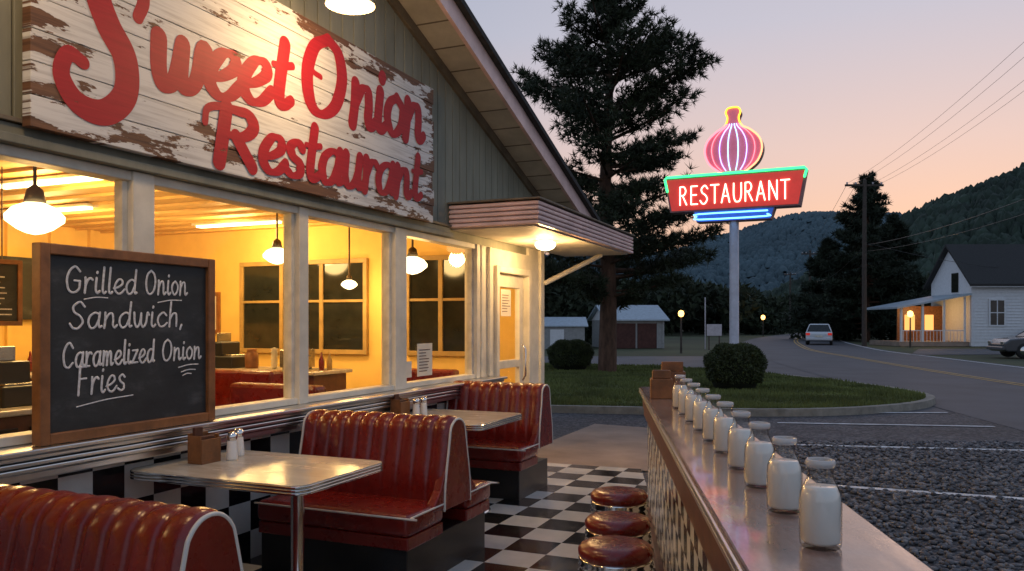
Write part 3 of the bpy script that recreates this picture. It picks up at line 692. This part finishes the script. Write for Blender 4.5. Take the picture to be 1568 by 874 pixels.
P=iv[None]*jit*sv[:,None,:]; cx=P[...,0]*np.cos(an)[:,None]-P[...,1]*np.sin(an)[:,None]; cy=P[...,0]*np.sin(an)[:,None]+P[...,1]*np.cos(an)[:,None]
P=np.stack([cx+px[:,None],cy+py[:,None],P[...,2]+(sc*.35)[:,None]],-1).reshape(-1,3)
Fp=(iff[None]+(np.arange(n)*len(iv))[:,None,None]).reshape(-1,3)
mk('gravel_stones',None,P,Fp,M['pebble'],False)
# ------------------------------------------------------------ vegetation
def needles(C,Dr,K,ln,wd,up=.3,spread=.7):
    n=len(C); C=np.repeat(C,K,0); Dr=np.repeat(Dr,K,0); m=n*K
    d=Dr*.6+rng.normal(0,spread,(m,3)); d[:,2]+=up; d/=np.linalg.norm(d,axis=1)[:,None]
    L=rng.uniform(.6,1.2,m)*ln; s=np.cross(d,rng.normal(0,1,(m,3))); s/=np.linalg.norm(s,axis=1)[:,None]; s*=wd
    V=np.stack([C-s,C+s,C+d*L[:,None]],1).reshape(-1,3); return V,np.arange(3*m).reshape(-1,3)
def pine(name,base,H,h0,prof,nl,seed,K=16,ln=.2,wd=.012,tr=.26,leaf='pine',droop=0.0,tw=9):
    r=random.Random(seed); g=G(name,loc=base)
    tp=[(0,0,-.1),(.03,0,H*.25),(-.05,.05,H*.5),(.06,0,H*.75),(.02,0,H*.97)]
    tp=cr(tp,5); tn=len(tp)
    tubes('trunk',g,[(tp,[tr*(1-i/tn)**.8+.02 for i in range(tn)])],M['trunk'],10)
    limbs=[];C=[];Dd=[]
    for i in range(nl):
        h=h0+(H*.985-h0)*((i+r.random())/nl); az=r.uniform(0,2*math.pi)
        R=prof(h,az)*r.uniform(.55,1.1)
        if R<.08: continue
        d=np.array([math.cos(az),math.sin(az),0]); rise=(.28 if h>H*.6 else .08)-droop
        p0=np.array([0,0,h]); pts=[p0+d*R*s+np.array([0,0,R*(rise*s+.12*s*s-droop*.3*s)])+np.array([0,0,r.uniform(-.04,.04)]) for s in (0,.3,.6,.85,1)]
        pts=cr(pts,3); limbs.append((pts,[max(.008,.022*R*(1.15-q/len(pts))) for q in range(len(pts))]))
        side=np.array([-d[1],d[0],0])
        for s in np.linspace(.3 if h<H*.8 else .1,1,int(tw*max(.6,R/2))+2):
            c=pts[int(s*(len(pts)-1))]
            for sg in (-1,1):
                tl=R*.34*(1.15-s*.6)*r.uniform(.5,1.2)+.12
                td=d*.6+side*sg*r.uniform(.4,1)+np.array([0,0,r.uniform(-.05,.45)-droop]); td/=np.linalg.norm(td)
                for q in np.arange(.15,1.01,.16/tl if tl>.3 else .4):
                    C.append(c+td*tl*q+np.array([r.gauss(0,.04),r.gauss(0,.04),r.gauss(0,.06)])); Dd.append(td)
    tubes('limbs',g,limbs,M['trunk'],5)
    V,F=needles(np.array(C),np.array(Dd),K,ln,wd); mk('needles',g,V,F,M[leaf])
def prof1(h,az):
    t=np.interp(h,[1.9,2.6,3.4,4.3,5.0,5.8,6.5,7.2,8.0,8.6,9.2,9.8,10.4,10.8],[1.2,3.0,3.2,2.4,1.7,2.1,2.5,2.0,2.85,2.3,1.75,1.3,.8,.25])
    t*=1+.12*math.sin(az*3+h*2.1)
    return t
pine('pine_tree',(2.75,23,.05),10.9,1.9,prof1,110,4,K=18,ln=.23,wd=.016,tw=8)
def cone(H,R,h0): return lambda h,az: R*(1-(h-h0)/(H-h0))**.8*(1+.25*math.sin(h*4))+.1
pine('spruce_tree',(29.4,66,0),13.8,1.0,cone(13.8,4.6,1),125,7,K=8,ln=.5,wd=.06,leaf='spruce',droop=.15,tw=5)
pine('spruce_tree',(33.5,70,0),11.0,.8,cone(11,4.4,.8),90,8,K=8,ln=.5,wd=.06,leaf='spruce',droop=.15,tw=5)
pine('spruce_tree',(28.6,72,0),9.0,.8,cone(9,3.6,.8),80,9,K=8,ln=.5,wd=.06,leaf='spruce',droop=.15,tw=5)
def hedge(x,y,rx,rz,z0=.09):
    g=G('round_bush',loc=(x,y,z0)); n=9000
    d=rng.normal(0,1,(n,3)); d/=np.linalg.norm(d,axis=1)[:,None]; d[:,2]=np.where(d[:,2]<-.6,-d[:,2],d[:,2])
    d=np.sign(d)*np.abs(d)**.85
    rr=rng.uniform(.86,1.04,n)+.05*np.sin(d[:,0]*7+d[:,2]*5)
    Cc=np.stack([d[:,0]*rx*rr,d[:,1]*rx*rr,rz+d[:,2]*rz*rr],1)
    V,F=needles(Cc,d,2,.05,.014,spread=.8); V[:,2]=np.maximum(V[:,2],-.02); mk('leaves',g,V,F,M['hedge'])
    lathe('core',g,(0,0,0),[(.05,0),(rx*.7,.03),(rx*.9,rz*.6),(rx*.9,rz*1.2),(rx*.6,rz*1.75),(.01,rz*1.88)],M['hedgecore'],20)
hedge(4.75,17,.6,.48); hedge(1.75,24,.66,.45); hedge(.4,25,.5,.4)
def mass(name,cs,K,size,m):
    C=[];Dn=[]
    for (x,y,z,r) in cs:
        k=int(K*r*r); d=rng.normal(0,1,(k,3)); d/=np.linalg.norm(d,axis=1)[:,None]
        C.append(np.array([x,y,z])+d*r*rng.uniform(.6,1.05,(k,1))*np.array([1,1,.9])); Dn.append(d)
    V,F=needles(np.concatenate(C),np.concatenate(Dn),1,size,size*.35); mk(name,None,V,F,m)
r=random.Random(21); cs=[]
for i in range(260):
    x=r.uniform(-30,62); y=r.uniform(95,150)
    if abs(x-np.interp(y,[83,130,190],[30,52,85]))<6: continue
    hh=r.uniform(1.5,7)*(1 if x<20 else .8); cs.append((x,y,hh,r.uniform(1.5,3.2)))
mass('distant_trees',cs,55,.9,M['treeline'])
cs=[]
for i in range(90):
    x=r.uniform(-12,6.5); y=r.uniform(52,64); cs.append((x,y,r.uniform(.6,6.5 if x<4 else 3.5),r.uniform(.9,1.8)))
for i in range(60):
    x=r.uniform(27,60); y=r.uniform(66,80); cs.append((x,y,r.uniform(.6,4.5),r.uniform(1.2,2.2)))
mass('woodland_edge',cs,110,.5,M['treeline'])
def hill(name,ridge,Y0,Y1,m,nz,trees=0,th=6,xr=None,slim=1.0):
    xs=np.array([p[0] for p in ridge]); zs=np.array([p[1] for p in ridge])
    X=np.linspace(xs[0],xs[-1],220); Z=np.interp(X,xs,zs); Z=np.convolve(np.pad(Z,6,'edge'),np.ones(13)/13,'valid')
    rows=26; ph=rng.uniform(0,6,8)
    def surf(x,t):
        z=np.interp(x,X,Z); f=np.where(t<.667,np.sin(np.minimum(1,t*1.5)*np.pi/2),1-.6*(t-.667)*3)
        return z*f+nz*f*(np.sin(x*.03+ph[0]+t*9)+.6*np.sin(x*.07+ph[1]-t*14)+.4*np.sin(x*.15+ph[2]+t*21))-.5
    n=len(X); V=[]
    for j in range(rows):
        t=np.full(n,j/(rows-1)); V.append(np.stack([X,Y0+(Y1-Y0)*t*1.5,surf(X,t)],1))
    F=[(j*n+i,j*n+i+1,(j+1)*n+i+1,(j+1)*n+i) for j in range(rows-1) for i in range(n-1)]
    mk(name,None,np.array(V).reshape(-1,3),np.array(F),m,True)
    if trees:
        tt=rng.uniform(0,.72,trees); xx=rng.uniform(xr[0],xr[1],trees)
        P=np.stack([xx,Y0+(Y1-Y0)*tt*1.5,surf(xx,tt)-.4],1)
        hh=rng.uniform(.4,1.3,trees)*th; rd=hh*rng.uniform(.35,.75,trees)*slim
        ang=np.arange(5)*2*math.pi/5; a0=rng.uniform(0,6.28,trees)[:,None]
        ring=np.stack([P[:,0][:,None]+np.cos(ang+a0)*rd[:,None],P[:,1][:,None]+np.sin(ang+a0)*rd[:,None],np.repeat((P[:,2]+hh*.15)[:,None],5,1)],-1)
        ring+=rng.normal(0,.18,ring.shape)*rd[:,None,None]
        r2_=ring*.6+P[:,None,:]*.4; r2_[:,:,2]=(P[:,2]+hh*.72)[:,None]+rng.normal(0,.12,(trees,5))*hh[:,None]
        tip=np.stack([P[:,0],P[:,1],P[:,2]+hh],1)[:,None,:]
        allv=np.concatenate([ring,r2_,tip],1).reshape(-1,3); base=np.arange(trees)[:,None,None]*11
        f=np.array([[i,(i+1)%5,5+i] for i in range(5)]+[[(i+1)%5,5+(i+1)%5,5+i] for i in range(5)]+[[5+i,5+(i+1)%5,10] for i in range(5)])[None]+base
        mk(name+'_forest',None,allv,f.reshape(-1,3),m)
hill('right_hill',[(40,0),(62,1),(86,8),(108,24),(130,35),(158,46),(200,62),(280,80),(400,85)],150,250,M['hillr'],.8,15000,5.0,(45,230),.62)
hill('haze_blue_hill',[(-700,40),(-200,50),(60,52),(124,58),(175,70),(205,84),(250,91),(300,88),(360,74),(500,60),(900,50)],350,700,M['hillb'],2.5,26000,4,(0,480))
# ------------------------------------------------------------ neon sign
NS=G('neon_restaurant_sign',rot=math.radians(-25),loc=(5.3,19,0))
lathe('pole',NS,(0,.0,0),[(.16,.05),(.16,.15),(.11,.16),(.11,3.96),(.1,3.97)],M['polew'],24)
M['sface']=mat('sign_face_red',(.50,.03,.03),.4,var=.15,emit=(1,.08,.06),es=.42)
M['sbody']=mat('sign_can',(.34,.18,.18),.5,var=.2)
M['bface']=mat('sign_face_blue',(.04,.10,.35),.4,emit=(.05,.2,1),es=.28)
M['oface']=mat('onion_face',(.50,.14,.20),.4,var=.3,vs=3,emit=(.85,.20,.32),es=.36)
nw=emis('neon_warm_white',(1,.62,.45),4); ng=emis('neon_green',(.05,1,.25),2.6); nb=emis('neon_blue',(.14,.45,1),4.0)
npk=emis('neon_pink',(1,.16,.20),3.4); nv=emis('neon_violet',(.34,.34,1),3.8); nbl=emis('neon_pale_blue',(.3,.6,1),3.6); ny=emis('neon_yellow',(1,.50,.04),3.2); no=emis('neon_orange',(1,.32,.16),3.0)
prism('can',NS,[(-1.65,5.05),(1.65,5.05),(1.50,4.2),(-1.50,4.2)],-.17,.22,M['sbody'],axis=1,bv=.01)
prism('face',NS,[(-1.60,5.0),(1.60,5.0),(1.46,4.24),(-1.46,4.24)],-.185,-.168,M['sface'],axis=1)
prism('lower_can',NS,[(-.95,4.199),(.95,4.199),(.86,3.93),(-.86,3.93)],-.13,.18,M['sbody'],axis=1,bv=.01)
prism('lower_face',NS,[(-.92,4.19),(.92,4.19),(.84,3.95),(-.84,3.95)],-.145,-.128,M['bface'],axis=1)
st,w=strokes('RESTAURANT',.22)
tubes('neon_text',NS,place(st,lambda a,b:(-1.27+a,-.215,4.37+b),2.60/w,.255,0,.016),nw,8)
tubes('neon_green_border',NS,[([(-1.56,-.21,4.72),(-1.62,-.21,5.01),(-1.58,-.21,5.06),(1.60,-.21,5.06),(1.645,-.21,5.01),(1.60,-.21,4.85)],.03)],ng,8)
tubes('neon_blue_tubes',NS,[(cr([(.78,-.17,4.13),(-.80,-.17,4.13),(-.85,-.17,4.07),(-.80,-.17,4.0),(.74,-.17,4.0),(.78,-.17,4.05)],3),.018)],nb,8)
half=[(.0,6.62),(.12,6.60),(.17,6.5),(.13,6.36),(.20,6.18),(.42,6.05),(.62,5.85),(.68,5.6),(.58,5.32),(.36,5.13),(.22,5.06)]
hs=[tuple(p) for p in cr(half,4)]
out=hs+[(-x,z) for x,z in hs[::-1]]
out=[p for i,p in enumerate(out) if i==0 or (abs(p[0]-out[i-1][0])+abs(p[1]-out[i-1][1]))>1e-4]
prism('onion_can',NS,out,-.12,.16,M['sbody'],axis=1)
prism('onion_face',NS,[(x*.96,5.85+(z-5.85)*.975) for x,z in out],-.135,-.121,M['oface'],axis=1)
bulb=[(x,z) for x,z in hs if z<6.24]
tubes('neon_onion_outline',NS,[([(-x*.97,-.16,z) for x,z in bulb],.022)],npk,8)
tubes('neon_onion_outline_right',NS,[([(x*.97,-.16,z) for x,z in bulb],.022)],no,8)
tubes('neon_onion_tip',NS,[([(s*x,-.16,z) for x,z in hs if z>=6.18] ,.020) for s in (1,-1)],ny,8)
def rib(s): return ([(s*x*.97,-.165,z) for x,z in bulb if z>5.12],.012)
tubes('neon_onion_ribs_outer',NS,[rib(s) for s in (-.76,.76)],npk,6)
tubes('neon_onion_ribs',NS,[rib(s) for s in (-.48,.48)],nv,6)
tubes('neon_onion_ribs_inner',NS,[rib(s) for s in (-.18,.18)],nbl,6)
# ------------------------------------------------------------ poles, lamps, wires
def upole(x,y,H,arm=2.5):
    g=G('utility_pole',loc=(x,y,0))
    tubes('post',g,[([(0,0,-.2),(0,0,H*.5),(.03,0,H)],[.17,.15,.12])],M['pole'],8)
    box('crossarm',g,(-arm/2,-.06,H-.35),(arm/2,.06,H-.22),M['pole'])
    ins=[((d*arm/2-.04,-.04,H-.22),(d*arm/2+.04,.04,H-.08)) for d in (-.9,-.45,.45,.9)]
    boxes('insulators',g,ins,M['polew'])
    return g
upole(23,52,10.8); upole(31.8,85,9.2,1.8); upole(44.0,126,9.5,1.8)
WR=G('power_lines',loc=(0,0,0)); L=[]
def wire(a,b,sag,r=.012):
    a=np.array(a,float);b=np.array(b,float); L.append(([a+(b-a)*t-np.array([0,0,sag*4*t*(1-t)]) for t in np.linspace(0,1,14)],r))
for d in (-1.1,-.5,.55,1.1): wire((23+d,52,10.65),(15+d*.9,14,11.3),.7,.008); wire((23+d,52,10.65),(31.8+d*.8,85,9.0),.5); wire((31.8+d*.7,85,9.0),(44+d*.7,126,9.3),.4)
wire((23,52,6.6),(17,14,7.2),.7,.014); wire((23,52,6.2),(17,14,6.5),.7,.010); wire((23,52,6.8),(36,53,5.0),.4,.012); wire((23,52,6.6),(31.8,85,6),.8,.02)
tubes('cables',WR,L,M['dark'],4,cap=False)
def slamp(x,y,h,p,s=1):
    g=G('street_lamp',loc=(x,y,0))
    tubes('post',g,[([(0,0,0),(0,0,h-.15)],[.06,.04])],M['pole'],8)
    lathe('globe',g,(0,0,h),[(.02*s,-.18*s),(.12*s,-.12*s),(.15*s,0),(.12*s,.12*s),(.01*s,.17*s)],M['lampg'],16)
    lamp('lamp_light',g,(0,0,h+.35*s),p,(1,.6,.25),.15)
slamp(8.6,40.5,2.0,25); slamp(29,92,2.2,30,1.6); slamp(25.0,50,2.1,15,1.2)
FP=G('flagpole',loc=(11.4,47,0)); tubes('mast',FP,[([(0,0,0),(0,0,3.0)],.035)],M['polew'],6)
RS=G('roadside_sign',loc=(11.4,45,0)); box('panel',RS,(-.4,-.02,.8),(.45,.02,1.45),M['polew'],.01); boxes('legs',RS,[((-.3,-.03,0),(-.24,.03,.8)),((.28,-.03,0),(.34,.03,.8))],M['pole'])
SH=G('storage_shed',rot=math.radians(8),loc=(7.3,49,0))
prism('body',SH,[(-1.7,0),(1.7,0),(1.7,1.75),(-1.7,1.75)],-1.2,3,M['shedw'],axis=1)
boxes('doors',SH,[((-1.25,-1.235,0),(-.06,-1.2,1.5)),((.06,-1.235,0),(1.25,-1.2,1.5))],M['barnred'])
boxes('trim',SH,[((-1.72,-1.25,0),(-1.6,-1.19,1.75)),((1.6,-1.25,0),(1.72,-1.19,1.75)),((1.55,-1.24,1.6),(-1.55,-1.19,1.74)),((-1.34,-1.245,0),(-1.26,-1.19,1.58)),((1.26,-1.245,0),(1.34,-1.19,1.58))],M['shedw'])
prism('roof_front',SH,[(-1.45,1.65),(.8,2.55),(3.2,1.65),(3.2,1.73),(.8,2.65),(-1.45,1.73)],-2.0,2.0,M['metalroof'],axis=0)
prism('gable_end',SH,[(-1.2,1.7),(3,1.7),(.8,2.52)],1.70,1.74,M['white'],axis=0)
prism('gable_end_left',SH,[(-1.2,1.7),(3,1.7),(.8,2.52)],-1.74,-1.70,M['white'],axis=0)
SH2=G('grey_outbuilding',loc=(2.6,47,0))
prism('body',SH2,[(-1.6,0),(1.6,0),(1.6,1.3),(-1.6,1.3)],-1,2,M['shedw'],axis=1)
prism('roof',SH2,[(-1.1,1.3),(.5,1.8),(2.1,1.3),(2.1,1.36),(.5,1.88),(-1.1,1.36)],-1.8,1.8,M['metalroof'],axis=0)
boxes('door',SH2,[((-.4,-1.03,0),(.4,-1.0,1.15))],M['white'])
# house
H=G('white_house',loc=(30,52,0))
prism('body',H,[(0,0),(5,0),(5,4.3),(2.5,6.7),(0,4.3)],0,13,M['white'],axis=0)
cl_=[]
for k in range(20): cl_.append(((-.03,-.03,.3+k*.2),(13.02,.0,.3+k*.2+.03)))
boxes('clapboards',H,cl_,M['white'])
prism('roof',H,[(-.45,3.92),(2.5,6.75),(5.45,3.92),(5.45,4.07),(2.5,6.92),(-.45,4.07)],-.35,13.3,M['shingle'],axis=0)
boxes('rake_boards',H,[((-.38,-.4,3.85),(13.3,-.36,3.98))],M['white'])
boxes('windows',H,[((1.2,-.06,1.4),(2.1,-.035,3.0)),((5,-.06,1.4),(5.9,-.035,3.0)),((-.05,1.5,3.6),(-.03,2.3,4.9))],M['darkglass'])
boxes('window_trim',H,[((1.1,-.08,1.3),(1.2,-.035,3.1)),((2.1,-.08,1.3),(2.2,-.035,3.1)),((1.2,-.08,3.0),(2.1,-.035,3.1)),((1.2,-.08,1.3),(2.1,-.035,1.4)),((1.62,-.075,1.4),(1.68,-.061,3.0)),((1.2,-.074,2.17),(2.1,-.0615,2.23))],M['white'])
boxes('porch_floor',H,[((-4.6,.2,0),(-.04,4.6,.3))],M['conc'])
prism('porch_roof',H,[(-4.9,2.45),(-.02,3.35),(-.02,3.47),(-4.9,2.57)],-.1,4.9,M['metalroof'],axis=1)
boxes('porch_posts',H,[((x,.25,.3),(x+.13,.38,2.5+.18*(x+4.6))) for x in (-4.5,-3.1,-1.7,-.35)]+[((-4.5,.28,1.0),(-.35,.34,1.06))],M['white'])
boxes('porch_balusters',H,[((x,.30,.3),(x+.03,.33,1.0)) for x in np.arange(-4.3,-.4,.22)],M['white'])
boxes('porch_wall',H,[((-3.2,3.4,.3),(-.05,3.5,2.7))],M['wood'])
boxes('lit_porch_windows',H,[((-2.7,3.36,1.0),(-2.0,3.395,2.1)),((-1.3,3.36,1.0),(-.7,3.395,2.1))],emis('lit_window',(1,.45,.12),1.6))
lamp('porch_light',H,(-1.9,1.8,2.3),70,(1,.55,.2),.1)
for x,y in ((34,51),(38,51)): 
    hedge(x,y,.9,.6,0)
def car(name,loc,rot,paint):
    g=G(name,rot=rot,loc=loc)
    body=[(-2.1,.45),(-2.12,.75),(-2.05,.92),(-1.0,.95),(.9,.93),(1.9,.82),(2.15,.65),(2.15,.35),(2.0,.28),(-2.0,.28)]
    prism('body',g,body,-.86,.86,paint,axis=0,bv=.06)
    lo=[(-1.95,.93),(1.05,.92)]; hi=[(-1.45,1.42),(.35,1.40)]
    V=[(-.82,lo[0][0],lo[0][1]),(.82,lo[0][0],lo[0][1]),(.82,lo[1][0],lo[1][1]),(-.82,lo[1][0],lo[1][1]),(-.62,hi[0][0],hi[0][1]),(.62,hi[0][0],hi[0][1]),(.62,hi[1][0],hi[1][1]),(-.62,hi[1][0],hi[1][1])]
    F=[(0,3,2,1),(4,5,6,7),(0,1,5,4),(1,2,6,5),(2,3,7,6),(3,0,4,7)]
    bev(mk('cabin_glass',g,V,F,M['darkglass']),.05,3)
    bev(mk('roof',g,[(-.64,-1.5,1.40),(.64,-1.5,1.40),(.64,.4,1.38),(-.64,.4,1.38),(-.58,-1.4,1.47),(.58,-1.4,1.47),(.58,.3,1.45),(-.58,.3,1.45)],F,paint),.02)
    tubes('pillars',g,[([(s*.80,y0,.93),(s*.62,y1,1.41)],.035) for s in (-1,1) for y0,y1 in ((-1.93,-1.45),(1.0,.36),(-.4,-.45))],paint,6)
    for s in (-1,1):
        for y in (-1.35,1.35):
            v,f=lathev([(.02,-.1),(.30,-.1),(.33,-.07),(.33,.07),(.30,.1),(.02,.1)],20)
            mk('wheel',g,[(s*.78+z,y+x,.33+yy) for x,yy,z in v],f,M['tyre'],True)
            v,f=lathev([(.01,.105),(.19,.105),(.2,.09)],16); mk('hub',g,[(s*.78+s*z,y+x,.33+yy) for x,yy,z in v],f,M['chrome'],True)
    boxes('tail_lights',g,[((-.84,-2.14,.68),(-.58,-2.1,.84)),((.58,-2.14,.68),(.84,-2.1,.84))],M['tail'],.01)
    boxes('head_lights',g,[((-.8,2.1,.6),(-.5,2.17,.72)),((.5,2.1,.6),(.8,2.17,.72))],M['chrome'],.01)
    boxes('bumper',g,[((-.84,-2.2,.35),(.84,-2.09,.52)),((-.84,2.1,.35),(.84,2.22,.5))],paint,.03)
    box('licence_plate',g,(-.25,-2.21,.55),(.25,-2.19,.67),M['cream'])
car('parked_car',(22.0,57,0),math.radians(-22),M['carw'])
car('parked_car',(23.3,34.5,0),math.radians(80),M['card'])
# ------------------------------------------------------------ sky & sun
w=bpy.data.worlds.new('World'); S.world=w; w.use_nodes=True; t=w.node_tree
bg=t.nodes['Background']; tc=t.nodes.new('ShaderNodeTexCoord'); sx=t.nodes.new('ShaderNodeSeparateXYZ'); t.links.new(tc.outputs['Generated'],sx.inputs[0])
warm=ramp(t,sx.outputs[2],[(0,(.85,.45,.27)),(.10,(.93,.58,.42)),(.20,(.84,.62,.57)),(.34,(.63,.60,.69)),(1,(.25,.33,.50))])
cool=ramp(t,sx.outputs[2],[(0,(.48,.46,.52)),(.3,(.35,.43,.57)),(1,(.20,.28,.45))])
dt=t.nodes.new('ShaderNodeVectorMath'); dt.operation='DOT_PRODUCT'; dt.inputs[1].default_value=(.48,.877,0); t.links.new(tc.outputs['Generated'],dt.inputs[0])
mr=t.nodes.new('ShaderNodeMapRange'); mr.inputs['From Min'].default_value=.52; mr.inputs['From Max'].default_value=1.0; mr.interpolation_type='SMOOTHSTEP'; t.links.new(dt.outputs['Value'],mr.inputs['Value'])
col=mixc(t,mr.outputs['Result'],cool,warm)
sky=t.nodes.new('ShaderNodeTexSky'); sky.sky_type='NISHITA'; sky.sun_disc=False; sky.sun_elevation=math.radians(2); sky.sun_rotation=math.radians(29)
sc_=mixc(t,1.0,sky.outputs[0],(.012,.012,.012),'MULTIPLY')
t.links.new(mixc(t,1.0,col,sc_,'ADD'),bg.inputs['Color']); bg.inputs['Strength'].default_value=.93
sl=bpy.data.lights.new('sun','SUN'); sl.energy=.15; sl.angle=math.radians(12); sl.color=(1,.6,.4)
so=bpy.data.objects.new('sun',sl); S.collection.objects.link(so)
dv=Vector((-.48,-.877,-.12)); so.rotation_euler=dv.to_track_quat('-Z','Y').to_euler()
# ------------------------------------------------------------ camera
cam=bpy.data.cameras.new('camera'); cam.lens=28.0; cam.sensor_width=36; cam.shift_y=.037; cam.clip_end=6000; cam.clip_start=.05
co=bpy.data.objects.new('camera',cam); S.collection.objects.link(co); co.location=(0,0,1.5); co.rotation_euler=(math.radians(90),0,0)
S.camera=co
S.view_settings.view_transform='Standard'; S.view_settings.look='None'; S.view_settings.exposure=0
